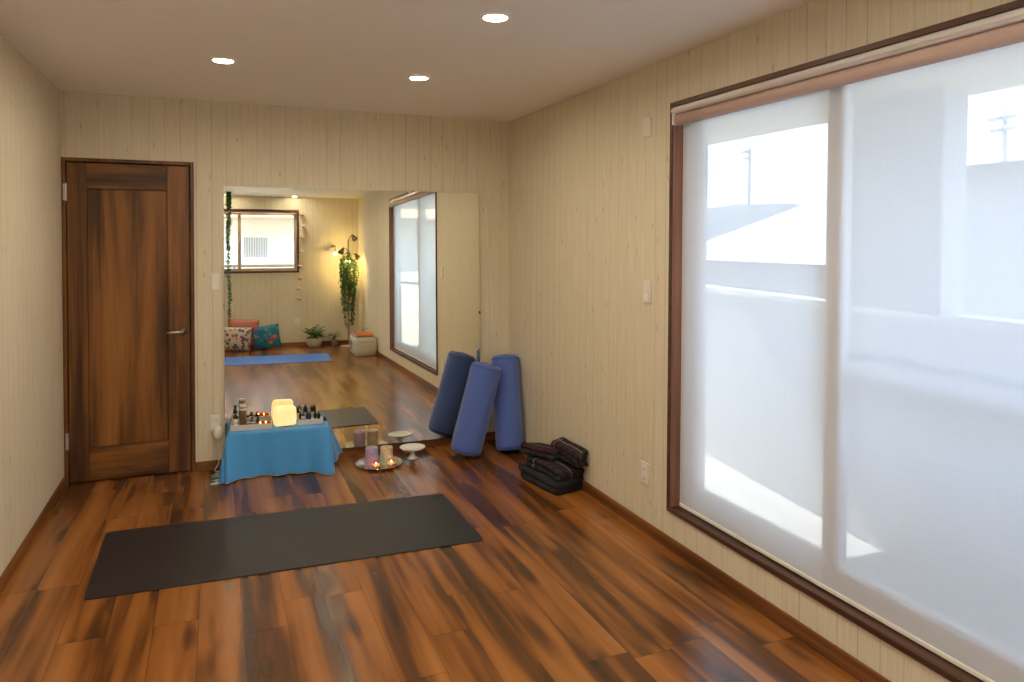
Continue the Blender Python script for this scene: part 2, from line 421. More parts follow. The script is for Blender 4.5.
# ------------------------------------------------------------------ mirror
o_m = Vector((.92, -.03, .06)); n_m = Vector((.0096, 1, -.0153)).normalized()
mw, mh, mt = 1.762, 1.792, .005
mx = Vector((1, -.0096, 0)).normalized(); mz = mx.cross(n_m).normalized()
if mz.z < 0: mz = -mz
Mm = Matrix.Identity(4)
for i in range(3): Mm[i][0], Mm[i][1], Mm[i][2] = mx[i], n_m[i], mz[i]
Mm.translation = Vector((.913, -.03 - .0096*(.913-.92), .0625))
mir = empty('wall_mirror', (0, 0, 0), 'large frameless rectangular mirror leaning on the back wall', 'mirror'); mir.matrix_world = Mm
bm = bmesh.new(); bx(bm, (0, 0, 0), (mw, mt, mh))
for f in bm.faces: f.material_index = 0 if abs(f.normal.y) > .9 or f.calc_center_median().y < 1e-4 else 1
bm.normal_update()
for f in bm.faces: f.material_index = 0 if f.calc_center_median().y < mt*.3 else 1
obj('mirror_glass', bm, [m_mirror, m_mirror_edge], mir)
for x in (.44, 1.235):
    obj('mirror_clip', boxes(((x-.011, -.004, mh-.012), (x+.011, 0, mh+.012)), ((x-.011, -.004, mh+.0005), (x+.011, .010, mh+.012))), m_steel, mir, bevel=.001)
obj('mirror_clip', boxes(((mw-.006, -.003, .90), (mw+.006, 0, .918)), ((mw+.0005, -.003, .90), (mw+.006, .008, .918))), m_dark, mir, bevel=.001)

# ------------------------------------------------------------------ recessed ceiling lights
m_lens = emit('downlight_lens', (1.0, .86, .66), LAMP)
m_trim = plain('downlight_trim', (.85, .82, .76), .35)
first = None
for ix, x in enumerate((.902, 1.90)):
    for iy in range(5):
        y = (-1.20, -2.385, -3.55, -4.70, -7.0)[iy]
        if first is None:
            d = first = empty('ceiling_downlight', (x, y, H))
            bm = bmesh.new(); lathe(bm, [(.047, -.0005), (.058, -.0005), (.057, -.005), (.050, -.008), (.046, -.004), (.046, -.0005)], 32, cap=False); obj('trim_ring', bm, m_trim, d, True)
            bm = bmesh.new(); lathe(bm, [(.0, -.0008), (.0465, -.0008), (.0465, -.003), (.03, -.0042), (.0, -.0048)], 32); obj('lens', bm, m_lens, d, True)
        else:
            d = copy_tree(first); d.location = (x, y, H)
        lab = {(0, 0): 'lit round ceiling downlight above the brown door', (1, 0): 'lit round ceiling downlight nearest the right back corner',
               (1, 1): 'largest lit round ceiling downlight at the top middle of the photo', (1, 4): 'lit round ceiling downlight seen only in the mirror above the rear window'}.get((ix, iy), 'lit round ceiling downlight outside the picture behind the camera')
        tag(d, lab, 'ceiling light', 'recessed ceiling downlights')

# ------------------------------------------------------------------ switches and outlets
def plate(name, label, cat, p, axis, w=.07, hh=.12, kind='switch'):
    """axis: outward direction of the plate"""
    t = empty(name, p, label, cat)
    rz = {'-y': 0, '-x': -PI/2, '+y': PI}[axis]; t.rotation_euler = (0, 0, rz)
    bm = boxes(((-w/2, -.008, -hh/2), (w/2, 0, hh/2))); obj('cover_plate', bm, m_white2, t, bevel=.004)
    if kind == 'switch':
        obj('rocker', boxes(((-.020, -.012, .002), (.020, -.008, .046))), m_white, t, bevel=.002)
        obj('rocker', boxes(((-.020, -.012, -.046), (.020, -.008, -.002))), m_white, t, bevel=.002)
    elif kind == 'outlet':
        bm = boxes(((-.021, -.011, -.047), (.021, -.008, .047))); 
        face = obj('socket_face', bm, m_white, t, bevel=.003)
        for z in (-.024, .024):
            for x in (-.007, .007): box('socket_slot', (x-.0012, -.0115, z-.005), (x+.0012, -.0109, z+.005), m_dark, face)
    elif kind == 'cap':
        bm = bmesh.new(); bx(bm, (-.028, -.0115, -.042), (.028, -.008, .042))
        obj('blank_insert', bm, m_white2, t, bevel=.002)
    return t
plate('light_switch', 'white light switch on the wall between the door and the mirror', 'light switch', (.860, 0, 1.228), '-y', .056, .115)
plate('wall_outlet', 'low ivory wall outlet beside the blue covered table', 'outlet', (.855, 0, .300), '-y', .066, .118, 'outlet')
plate('light_switch', 'white light switch on the right wall beside the large window', 'light switch', (W, -1.924, 1.245), '-x', .072, .118)
plate('wall_outlet', 'low white wall outlet under the switch on the right wall', 'outlet', (W, -1.918, .305), '-x', .084, .118, 'outlet')
plate('duct_cover', 'pale square cover high on the right wall above the switch', 'wall cover', (W, -1.910, 2.091), '-x', .072, .100, 'cap')
plate('wall_outlet', 'white outlet low on the rear wall seen in the mirror', 'outlet', (1.936, -L, .40), '+y', .115, .118, 'outlet')
ad = empty('power_adapter', (.868, -.0085, .245), 'white rounded power adapter plugged into the outlet by the table', 'adapter')
bm = bmesh.new()
rings = []
for k, (y, sc) in enumerate(((0, .85), (-.006, 1), (-.026, 1), (-.036, .8), (-.039, .4))):
    rings.append([(.026*sc*math.copysign(abs(math.cos(a))**.7, math.cos(a)), y, .042*sc*math.copysign(abs(math.sin(a))**.8, math.sin(a))) for a in [2*PI*q/24 for q in range(24)]])
loft(bm, rings); obj('housing', bm, m_white, ad, True)
bm = bmesh.new(); tube(bm, [(.0, -.018, -.040), (.004, -.02, -.09), (.012, -.022, -.15), (.004, -.026, -.20), (-.02, -.04, -.238), (-.005, -.06, -.241), (.03, -.05, -.241), (.06, -.03, -.241), (.085, -.02, -.235)], .0028, 8); obj('cord', bm, m_white, ad, True)

# ------------------------------------------------------------------ yoga mats
def mat_mesh(p, th, rc, n=6):
    """rounded quad slab from 4 corner points (ccw)"""
    out = []
    for i in range(4):
        a, b, c_ = Vector(p[i-1]), Vector(p[i]), Vector(p[(i+1) % 4])
        d1 = (a-b).normalized(); d2 = (c_-b).normalized()
        s, e = b+d1*rc, b+d2*rc
        for k in range(n+1):
            t = k/n; out.append(s*(1-t)**2 + b*2*t*(1-t) + e*t**2)
    cx = sum((v for v in out), Vector((0, 0)))/len(out)
    bm = bmesh.new()
    rings = []
    for ins, z in ((.0015, 0), (0, .0015), (0, th-.0015), (.0015, th)):
        rings.append([(*(v + (cx-v).normalized()*ins), z) for v in out])
    loft(bm, rings); return bm
m_mat = plain('black_rubber', (.0155, .0135, .0165), .46, 0, .15, 400, .12)
m_mat_logo = plain('dark_logo_print', (.006, .006, .006), .6)
ym = empty('yoga_mat', (0, 0, 0), 'black yoga mat with rounded corners lying across the floor in front', 'yoga mat')
obj('mat_pad', mat_mesh([(.342, -1.674), (2.106, -1.717), (2.102, -.990), (.334, -.912)], .006, .035), m_mat, ym)
bm = bmesh.new()
for a0 in (0, 1, 2):
    R = .011
    cc = (2.042+.013*math.cos(a0*2*PI/3+.5), -1.045+.013*math.sin(a0*2*PI/3+.5), .0061)
    lathe(bm, [(R, 0), (R, .0004), (R-.006, .0004), (R-.006, 0)], 18, cc, cap=False)
lathe(bm, [(.026, 0), (.026, .0004), (.022, .0004), (.022, 0)], 26, (2.042, -1.045, .0061), cap=False)
obj('logo', bm, m_mat_logo, ym)
m_blue = plain('blue_rubber', (.045, .16, .55), .55, 0, .08, 300, .1)
bm = mat_mesh([(.30, -5.20), (2.232, -5.075), (2.275, -5.93), (.30, -6.10)], .006, .012)
tag(obj('yoga_mat', bm, m_blue), 'plain blue yoga mat on the floor by the cushions in the mirror', 'yoga mat')

# ------------------------------------------------------------------ altar table with cloth
TZ = .280
tb_c, tb_r = Vector((1.244, -.158, 0)), -.105
low = empty('low_table', tb_c, 'small low table hidden under the turquoise cloth by the mirror', 'table', rz=tb_r)
m_pine = wood_mat('table_wood', 0, BASEW, 15)
TW, TD = .60, .16
obj('tabletop', boxes(((-TW/2, -TD/2, TZ-.028), (TW/2, TD/2, TZ-.003))), m_pine, low, bevel=.004)
for sx in (-1, 1):
    for sy in (-1, 1):
        x, y = sx*(TW/2-.035), sy*(TD/2-.035)
        bm = bmesh.new(); loft(bm, [[(x-r, y-r, z), (x+r, y-r, z), (x+r, y+r, z), (x-r, y+r, z)] for z, r in ((0, .012), (TZ-.028, .018))]); obj('leg', bm, m_pine, low)
def cloth_mat():
    s = N('turquoise_cotton'); x, y, z = s.xyz()
    w = s.noise(s.vec(s.math('MULTIPLY', x, 40.0), s.math('MULTIPLY', y, 40.0), s.math('MULTIPLY', z, 260.0)), 1.0, 2)
    col = s.mix(w, (.040, .25, .62), (.085, .37, .78))
    # the pale woven border along the hem
    return s.pbr(col, .85, 0, s.bump(w, .15, .002), Sheen__Weight=.2)
m_cloth = cloth_mat()
m_fringe = plain('pale_cotton', (.52, .62, .66), .9)
cl = empty('tablecloth', (tb_c.x, tb_c.y, 0), 'turquoise cloth with fringed end draped over the low table', 'tablecloth', rz=tb_r)
LD, RD, FD = .290, .255, .280
def cloth_pt(u, v):
    """u,v in cloth space measured from the table centre"""
    hx, hy = TW/2+.004, TD/2+.004
    cxp, cyp = max(-hx, min(hx, u)), max(-hy, min(hy, v))
    du, dv = u-cxp, v-cyp
    d = math.hypot(du, dv)
    if d < 2e-5:
        return Vector((u, v, TZ + .0012*noise.noise(Vector((u*9, v*9, 1)))))
    ox, oy = du/d, dv/d
    corner = min(abs(du), abs(dv))/ (max(abs(du), abs(dv))+1e-6)
    drop = max(abs(du), abs(dv))
    t = drop/.3
    side = u if abs(dv) >= abs(du) else v
    fold = (.012*math.sin(side*19+1.0) + .016*math.sin(side*43+2.2))*t
    un = max(-1.0, min(1.0, u/hx)); bk = max(0.0, min(1.0, (v+hy)/(2*hy)))
    fy = t*(.045 + .085*abs(un)**3) + .006
    drop *= (1 - .14*bk*bk) if (du > 0 and abs(du) > abs(dv)) else 1.0
    fx = (t*(.030 + .085*bk*bk) if du > 0 else t*.042) + .006
    if abs(dv) >= abs(du): offx, offy = ox*(fx+.02), oy*(fy + fold)*(1.0 if corner < .05 else 1.0+.3*corner)
    else: offx, offy = ox*(fx + fold), oy*fy*1.25
    z = TZ - drop*.985 + .004*noise.noise(Vector((u*5, v*5, 3)))
    r = min(1, drop/.02); z = TZ*(1-r) + z*r if drop < .02 else z
    p = Vector((cxp+offx, cyp+offy, z))
    if p.z < .005: p += Vector((ox, oy, 0))*(.005-p.z)*.8; p.z = .005 + .002*abs(math.sin(u*40+v*31))
    return p
bm = bmesh.new()
us = [-TW/2-LD + (TW+LD+RD)*k/96 for k in range(97)]; vs = [-TD/2-FD + (TD+FD+.005)*k/48 for k in range(49)]
G = [[bm.verts.new(cloth_pt(u, v)) for v in vs] for u in us]
for i in range(96):
    for j in range(48): bm.faces.new((G[i][j], G[i+1][j], G[i+1][j+1], G[i][j+1]))
co = obj('cloth', bm, m_cloth, cl, True)
md = co.modifiers.new('thick', 'SOLIDIFY'); md.thickness = .0016; md.offset = 0
# hem: narrow pale border along the edges
bm = bmesh.new()
def strip(pts, w=.0035):
    tube(bm, pts, w*.5, 6)
strip([cloth_pt(u, vs[0]) for u in us]); strip([cloth_pt(us[0], v) for v in vs]); strip([cloth_pt(us[-1], v) for v in vs])
obj('hem', bm, m_fringe, cl, True)
bm = bmesh.new()
for k in range(44):
    v = vs[0] + (vs[-1]-vs[0])*(k+.5)/44
    a = cloth_pt(us[0], v); b = a + Vector((-.012+random.uniform(-.012, .006), random.uniform(-.012, .008), 0)); 
    b.z = max(.003, a.z-.03); c2 = b + Vector((random.uniform(-.022, -.004), random.uniform(-.02, .006), 0)); c2.z = .003
    tube(bm, [a, (a+b)/2, b, c2], .0013, 5)
obj('fringe', bm, m_fringe, cl)
# pale runner laid on the cloth
m_runner = plain('white_linen', (.66, .70, .70), .9, 0, .05, 200, .1)
def onT(x, y, z=0): # table space -> world
    c_, s_ = math.cos(tb_r), math.sin(tb_r)
    return Vector((tb_c.x + x*c_ - y*s_, tb_c.y + x*s_ + y*c_, TZ+.003+z))

# white wooden tray on the left of the table
m_wtray = plain('white_painted_wood', (.62, .61, .58), .5, 0, .05, 40)
def tray(name, label, cx_, cy_, w, d_, hh, bt=.006):
    t = empty(name, onT(cx_, cy_), label, 'tray', rz=tb_r)
    obj('tray_base', boxes(((-w/2, -d_/2, 0), (w/2, d_/2, bt))), m_wtray, t)
    bm = boxes(((-w/2, -d_/2, bt), (w/2, -d_/2+.006, hh)), ((-w/2, d_/2-.006, bt), (w/2, d_/2, hh)), ((-w/2, -d_/2+.006, bt), (-w/2+.006, d_/2-.006, hh)), ((w/2-.006, -d_/2+.006, bt), (w/2, d_/2-.006, hh)))
    obj('tray_rim', bm, m_wtray, t, bevel=.0015); return t
tray('wooden_tray', 'white wooden tray with dark bottles on the left of the blue table', -.172, .008, .25, .108, .036)
tray('wooden_tray', 'white block tray of little oil bottles on the right of the blue table', .195, .038, .165, .072, .034, .028)

m_amber = plain('amber_bottle_glass', (.10, .035, .008), .12, 0, .1, 20)
m_blackb = plain('dark_bottle_glass', (.012, .011, .012), .12)
m_cobalt = plain('cobalt_bottle_glass', (.015, .025, .16), .12)
m_label = plain('paper_label', (.72, .69, .62), .6)
m_bronze = plain('bronze_tin', (.20, .135, .085), .3, .7)
m_green = plain('olive_tin_lid', (.30, .30, .07), .4)
def bottle(name, label, x, y, z, r, hh, body, cap, group=None, lab=True, cat='bottle'):
    t = empty(name, onT(x, y, z), label, cat, group)
    bm = bmesh.new(); lathe(bm, [(0, 0), (r*.92, 0), (r, hh*.03), (r, hh*.62), (r*.9, hh*.68), (r*.45, hh*.74), (r*.45, hh*.80), (0, hh*.80)], 20); obj('bottle_body', bm, body, t, True)
    bm = bmesh.new(); lathe(bm, [(0, hh*.80), (r*.58, hh*.80), (r*.58, hh*.97), (r*.5, hh), (0, hh)], 18); obj('cap', bm, cap, t, True)
    if lab:
        bm = bmesh.new(); lathe(bm, [(r+.0004, hh*.14), (r+.0009, hh*.14), (r+.0009, hh*.52), (r+.0004, hh*.52)], 20, cap=False); obj('paper_label', bm, m_label, t, True)
    return t
b0 = .0065
bottle('glass_bottle', 'slim dark bottle in the left corner of the white tray', -.272, .022, b0, .0145, .112, m_blackb, m_dark)
can = empty('spray_can', onT(-.226, .012, b0), 'tall dark bronze cylinder with a white top in the tray', 'can')
bm = bmesh.new(); lathe(bm, [(0, 0), (.021, 0), (.0215, .004), (.0215, .132), (.020, .135), (0, .135)], 26); obj('can_body', bm, m_bronze, can, True)
bm = bmesh.new(); lathe(bm, [(0, .1352), (.0215, .1352), (.0215, .146), (.018, .149), (0, .149)], 26); obj('lid', bm, m_label, can, True)
bm = bmesh.new(); lathe(bm, [(.0216, .112), (.0221, .112), (.0221, .126), (.0216, .126)], 26, cap=False); obj('paper_label', bm, m_label, can, True)
bottle('glass_bottle', 'short amber bottle right of the tall bronze cylinder in the tray', -.170, .030, b0, .013, .062, m_amber, m_dark)
bottle('glass_bottle', 'small dark bottle at the back of the white tray', -.135, .036, b0, .012, .060, m_blackb, m_dark, lab=False)
jar = empty('cream_jar', onT(-.266, -.026, b0), 'tiny white pot at the front left of the tray', 'jar')
bm = bmesh.new(); lathe(bm, [(0, 0), (.011, 0), (.0125, .003), (.0125, .020), (0, .020)], 18); obj('jar_body', bm, m_white, jar, True)
bm = bmesh.new(); lathe(bm, [(0, .0203), (.0133, .0203), (.0133, .030), (.012, .032), (0, .032)], 18); obj('lid', bm, m_label, jar, True)
tin = empty('balm_tin', onT(-.180, -.020, b0), 'flat dark tin with olive rim at the front of the tray', 'tin')
bm = bmesh.new(); lathe(bm, [(0, 0), (.034, 0), (.036, .003), (.036, .017), (0, .017)], 28, sy=.50); obj('tin_body', bm, m_green, tin, True)
bm = bmesh.new(); lathe(bm, [(0, .0173), (.037, .0173), (.037, .026), (.034, .029), (0, .029)], 28, sy=.50); obj('lid', bm, m_blackb, tin, True)

m_flame = emit('flame', (1, .55, .18), 22)
m_wax = plain('cream_wax', (.80, .70, .52), .5)
def amber_glass():
    s = N('amber_candle_glass'); tr = s.n('BsdfTransparent', Color=(.95, .50, .18, 1)); g = s.n('BsdfPrincipled'); g.inputs['Base Color'].default_value = (.45, .11, .02, 1); g.inputs['Roughness'].default_value = .08
    return s.done(s.n('MixShader', Fac=.5, i1=tr.outputs[0], i2=g.outputs[0]))
m_aglass = amber_glass()
def frosted():
    s = N('frosted_candle_glass'); tr = s.n('BsdfTransparent', Color=(.95, .85, .82, 1)); g = s.n('BsdfTranslucent', Color=(.85, .62, .55, 1)); gl_ = s.n('BsdfGlossy', Roughness=.1)
    a_ = s.n('MixShader', Fac=.6, i1=tr.outputs[0], i2=g.outputs[0]); return s.done(s.n('MixShader', Fac=.08, i1=a_.outputs[0], i2=gl_.outputs[0]))
m_cglass = frosted()
def flame(parent, z, sc=1):
    bm = bmesh.new(); lathe(bm, [(0, 0), (.0035*sc, .003*sc), (.0045*sc, .007*sc), (.003*sc, .014*sc), (0, .022*sc)], 12, (0, 0, z)); obj('flame', bm, m_flame, parent, True)
def tealight(label, p, glass, r=.028, hh=.038):
    t = empty('tealight_holder', p, label, 'candle')
    bm = bmesh.new(); lathe(bm, [(0, 0), (r*.72, 0), (r*.85, hh*.25), (r, hh), (r-.002, hh), (r*.85-.002, hh*.3), (r*.7, .004), (0, .004)], 26, cap=False); obj('glass_cup', bm, glass, t, True)
    bm = bmesh.new(); lathe(bm, [(0, .0045), (r*.66, .0045), (r*.68, .015), (0, .016)], 20); wx = obj('wax', bm, m_wax, t, True)
    flame(wx, .0165, .95); return t
tealight('amber glass tealight burning beside the glowing lamp on the table', onT(-.085, -.004, b0), m_aglass, .033, .036)
tealight('small amber glass tealight beside the olive rimmed tin', onT(-.118, -.020, b0), m_aglass, .018, .034)

def salt_mat():
    s = N('glowing_salt'); tc = s.n('TexCoord').outputs['Object']
    f = s.noise(tc, 16, 4, .6)
    em = s.n('Emission'); s.set(em.inputs[0], s.ramp(f, [(.3, (1, .60, .20)), (.7, (1, .76, .36))])); em.inputs[1].default_value = .62
    df = s.n('BsdfPrincipled'); df.inputs['Base Color'].default_value = (.62, .44, .28, 1); df.inputs['Roughness'].default_value = .5
    s.t.links.new(s.bump(f, .4, .006), df.inputs['Normal'])
    return s.done(s.n('AddShader', i0=em.outputs[0], i1=df.outputs[0]))
m_salt = salt_mat()
sl = empty('salt_lamp', onT(.032, .030), 'glowing cream block lamp in the middle of the blue table', 'lamp', rz=.1)
bm = bmesh.new(); lathe(bm, [(0, 0), (.050, 0), (.052, .002), (.052, .006), (0, .006)], 30); obj('lamp_base', bm, m_pine, sl, True)
bm = bmesh.new(); rings = []
for z, sx, sy in ((.0065, .066, .047), (.014, .070, .051), (.05, .072, .053), (.100, .070, .051), (.118, .066, .047), (.126, .055, .038), (.129, .035, .022)):
    ring = []
    for q in range(40):
        a = 2*PI*q/40; ca, sa = math.cos(a), math.sin(a); e = .42
        p = Vector((sx*math.copysign(abs(ca)**e, ca), sy*math.copysign(abs(sa)**e, sa), z))
        p *= 1 + .03*noise.noise(p*30); p.z = z
        ring.append(p)
    rings.append(ring)
loft(bm, rings); obj('salt_block', bm, m_salt, sl, True)

oils = [(.130, .052, m_blackb, 'tiny black oil bottle nearest the glowing lamp'), (.148, .026, m_amber, 'tiny amber oil bottle at the front of the oil tray'),
        (.176, .050, m_cobalt, 'tiny blue oil bottle at the back of the oil tray'), (.190, .020, m_cobalt, 'tiny blue oil bottle at the front of the oil tray'),
        (.226, .052, m_blackb, 'tiny black oil bottle at the back right of the oil tray'), (.248, .026, m_blackb, 'tiny black oil bottle at the right end of the oil tray')]
for x, y, mm, lab in oils:
    bottle('oil_bottle', lab, x, y, .0285, .0105, .050, mm, m_dark, 'little oil bottles on the table', lab.startswith('tiny amber'))

# ------------------------------------------------------------------ candles on the silver tray
m_silver = plain('silver_tray_metal', (.72, .70, .66), .18, 1.0, .08, 25, .05)
stp = Vector((1.872, -.283, 0))
tr_ = empty('silver_tray', stp, 'round silver tray with pastel candles on the floor below the mirror', 'tray')
bm = bmesh.new(); lathe(bm, [(0, .001), (.105, .001), (.112, .003), (.150, .011), (.156, .012), (.157, .0145), (.150, .0140), (.112, .0065), (.105, .005), (0, .005)], 48); obj('tray_dish', bm, m_silver, tr_, True)
bm = bmesh.new()
for k in range(36):
    a = 2*PI*k/36; lathe(bm, [(0, 0), (.0055, .001), (.005, .004), (0, .0055)], 8, (.1535*math.cos(a), .1535*math.sin(a), .0125))
obj('beaded_rim', bm, m_silver, tr_, True)
def pastel(name, cols, seed):
    s = N(name); tc = s.n('TexCoord').outputs['Object']
    f = s.noise(s.n('Mapping', Vector=tc, Location=(seed, 0, 0)).outputs[0], 18, 2, .5, .6)
    return s.pbr(s.ramp(f, [(.30+.4*k/(len(cols)-1), c_) for k, c_ in enumerate(cols)]), .45, Subsurface__Weight=.1)
m_c1 = pastel('lilac_pastel_wax', [(.14, .28, .50), (.44, .30, .55), (.60, .30, .42), (.32, .46, .58)], 3)
m_c2 = pastel('cream_pastel_wax', [(.30, .52, .46), (.68, .56, .30), (.62, .36, .24), (.60, .66, .56)], 9)
def pillar(label, p, mm, r, hh):
    t = empty('pillar_candle', p, label, 'candle')
    bm = bmesh.new(); lathe(bm, [(0, 0), (r*.98, 0), (r, .003), (r, hh-.006), (r*.96, hh), (r*.86, hh-.002), (r*.7, hh-.010), (0, hh-.012)], 32); wx = obj('wax', bm, mm, t, True)
    bm = bmesh.new(); tube(bm, [(0, 0, hh-.012), (.001, 0, hh-.004), (.003, .001, hh+.002)], .0012, 6); obj('wick', bm, m_dark, wx); return t
pillar('lilac pink and blue pastel pillar candle on the silver tray', stp+Vector((-.047, .01, .0055)), m_c1, .042, .112)
pillar('cream and green pastel pillar candle on the silver tray', stp+Vector((.050, -.002, .0055)), m_c2, .042, .108)
tealight('frosted glass tealight in front of the lilac candle', stp+Vector((-.038, -.085, .0055)), m_cglass, .027, .036)
tealight('frosted glass tealight in front of the cream candle', stp+Vector((.066, -.076, .0055)), m_cglass, .027, .036)
cs = empty('cake_stand', (2.115, -.232, 0), 'small white footed cake stand beside the silver tray', 'stand')
m_porc = plain('white_porcelain', (.80, .80, .77), .2)
bm = bmesh.new(); lathe(bm, [(0, 0), (.038, 0), (.040, .004), (.030, .012), (.018, .026), (.015, .045), (.022, .058), (0, .060)], 32); obj('foot', bm, m_porc, cs, True)
bm = bmesh.new(); lathe(bm, [(0, .060), (.03, .060), (.075, .066), (.086, .076), (.088, .080), (.084, .080), (.074, .072), (0, .068)], 40); obj('plate', bm, m_porc, cs, True)

# ------------------------------------------------------------------ bolsters
m_bol = plain('periwinkle_cotton', (.080, .145, .47), .85, 0, .08, 120, .15, Sheen__Weight=.25)
m_bol2 = plain('periwinkle_piping', (.06, .105, .38), .85)
def bolster(label, base, top, r, roll=0):
    base, top = Vector(base), Vector(top); Lh = (top-base).length; d, u, v = frame_of(top-base)
    t = empty('bolster', base, label, 'bolster', 'periwinkle bolsters in the corner')
    bm = bmesh.new(); rings = []
    prof = [(.25, .022), (.60, .008), (.84, .006), (.95, .020), (1.0, .05)]
    zs = [(Lh*k/18, 1) for k in range(2, 17)]
    stations = [(z, s_) for s_, z in prof] + [(z, 1.0) for z, _ in zs] + [(Lh-z, s_) for s_, z in reversed(prof)]
    for z, s_ in stations:
        ring = []
        for k in range(40):
            a = 2*PI*k/40
            p = (u*math.cos(a) + v*math.sin(a))
            q = base + d*z + p*r*s_
            wob = 1 + .022*noise.noise(Vector((math.cos(a)*1.6+roll, math.sin(a)*1.6, z*6))) + .010*noise.noise(Vector((a*4, z*22, roll)))
            ring.append(base + d*z + p*r*s_*wob - base)
        rings.append(ring)
    loft(bm, rings); obj('cover', bm, m_bol, t, True)
    for z in (.030, Lh-.030):
        bm = bmesh.new(); pts = [d*z + (u*math.cos(2*PI*k/40)+v*math.sin(2*PI*k/40))*r*.985*(1 + .022*noise.noise(Vector((math.cos(2*PI*k/40)*1.6+roll, math.sin(2*PI*k/40)*1.6, z*6)))) for k in range(41)]
        tube(bm, pts, .0035, 6, cap=False); obj('piping', bm, m_bol2, t, True)
    # carry handle on the top end
    bm = bmesh.new(); e = Vector((1, -.3, 0)); e = (e - d*e.dot(d)).normalized(); g_ = d.cross(e)
    pts = [d*(Lh-.012+.014*math.sin(PI*k/10)) + e*r*(-.62+1.24*k/10) for k in range(11)]
    rings = [[p + g_*sy*.012 + d*sz*.002 for sy, sz in ((-1, -1), (1, -1), (1, 1), (-1, 1))] for p in pts]
    loft(bm, rings); obj('carry_handle', bm, m_bol2, t)
    return t
bolster('left periwinkle bolster leaning sideways onto the other one', (2.458, -.345, .025), (2.632, -.320, .638), .110, 1)
bolster('right periwinkle bolster standing upright in the wall corner', (2.79, -.36, .014), (2.814, -.195, .672), .100, 5)

# ------------------------------------------------------------------ folded blankets
def plaid():
    s = N('dark_plaid_wool'); x, y, z = s.xyz('UV')
    def line(c_, f, w, ph=0):
        fr = s.math('FRACT', s.math('ADD', s.math('MULTIPLY', c_, f), ph)); return s.math('LESS_THAN', fr, w)
    n_ = s.noise(s.n('TexCoord').outputs['Object'], 60, 3)
    col = s.mix(n_, (.009, .009, .011), (.022, .022, .025))
    band = s.math('ADD', line(x, 7.0, .4), line(y, 7.0, .4)); col = s.mix(s.math('MULTIPLY', band, .35), col, (.045, .046, .05))
    rb__ = s.math('ADD', line(x, 3.5, .14, .2), line(y, 3.5, .14, .3)); col = s.mix(s.math('MULTIPLY', rb__, .55), col, (.07, .012, .016))
    l1 = s.math('ADD', line(x, 2.1, .022, .14), line(y, 1.3, .016, .22)); col = s.mix(s.math('MINIMUM', s.math('MULTIPLY', l1, .7), 1.0), col, (.52, .34, .34))
    return s.pbr(col, .95, 0, s.bump(n_, .25, .003), Specular__IOR__Level=.2)
m_plaid = plaid()
m_blackc = plain('black_wool', (.014, .014, .017), .95, 0, .2, 60, .2)
def folded(name, label, mat, size, loc, rot, layers=3, sag=0, seed=0, group='dark blankets piled by the wall'):
    w, d_, hh = size
    bm = bmesh.new(); uvl = bm.loops.layers.uv.new()
    lh = hh/layers; prof = []
    # scalloped folded cross-section, x outwards
    for side in (1, -1):
        seq = range(layers) if side == 1 else range(layers-1, -1, -1)
        for q in seq:
            for k in range(7):
                a = (-PI/2 + PI*k/6) if side == 1 else (PI/2 + PI*k/6)
                rx = lh*.5
                prof.append((side*(w/2-rx) + rx*math.cos(a)*(1 + .15*math.sin(seed+q)), q*lh + lh/2 + rx*math.sin(a)*.97))
    NS = 26; rings = []
    for i in range(NS+1):
        t = i/NS; yy = (t-.5)*d_
        e = min(t, 1-t)*d_; sc = 1.0 if e > .02 else .93 + .07*math.sqrt(max(0, e/.02))
        ring = []
        for x, z in prof:
            p = Vector((x*sc, yy, (z-hh/2)*(sc if sc < 1 else 1)+hh/2))
            nn = Vector((noise.noise(Vector((x*8+seed, yy*7, z*14))), noise.noise(Vector((x*8, yy*7+seed, z*14+5))), noise.noise(Vector((x*6+9, yy*6, seed)))))
            p += Vector((nn.x*.020, nn.y*.016, nn.z*.018*(z/hh)))
            p.z += sag*((yy/d_*2)**2)*(-.5) + sag*.3*math.sin(x/w*3+seed)*(z/hh)
            p.z = max(p.z, 0.0)
            ring.append(p)
        rings.append(ring)
    R = loft(bm, rings)
    per = [0]
    for k in range(1, len(prof)+1):
        a, b = prof[k-1], prof[k % len(prof)]; per.append(per[-1]+math.hypot(a[0]-b[0], a[1]-b[1]))
    idx = {}
    for i, r in enumerate(R):
        for k, v_ in enumerate(r): idx[v_] = (per[k], i/NS*d_)
    bm.verts.index_update()
    for f in bm.faces:
        for lp in f.loops: lp[uvl].uv = (idx[lp.vert][0]*2.2, idx[lp.vert][1]*2.2)
    o = obj(name, bm, mat, None, True)
    o.location = loc; o.rotation_euler = rot
    tag(o, label, 'blanket', group)
    return o
folded('folded_blanket', 'black folded blanket at the bottom of the pile by the wall', m_blackc, (.235, .41, .080), (2.790, -1.055, 0), (0, 0, .22), 2, 0, 1)
folded('folded_blanket', 'dark plaid folded blanket in the middle of the pile', m_plaid, (.205, .37, .066), (2.800, -1.075, .083), (.0, .0, .12), 2, .012, 4)
folded('folded_blanket', 'dark plaid blanket with a pale stripe slumped on the left of the pile', m_plaid, (.155, .26, .066), (2.765, -.965, .150), (.0, .10, .42), 2, .02, 9)
folded('folded_blanket', 'dark plaid rolled blanket topmost on the pile against the wall', m_plaid, (.095, .32, .095), (2.862, -1.150, .168), (.0, -.12, .04), 3, .01, 13)

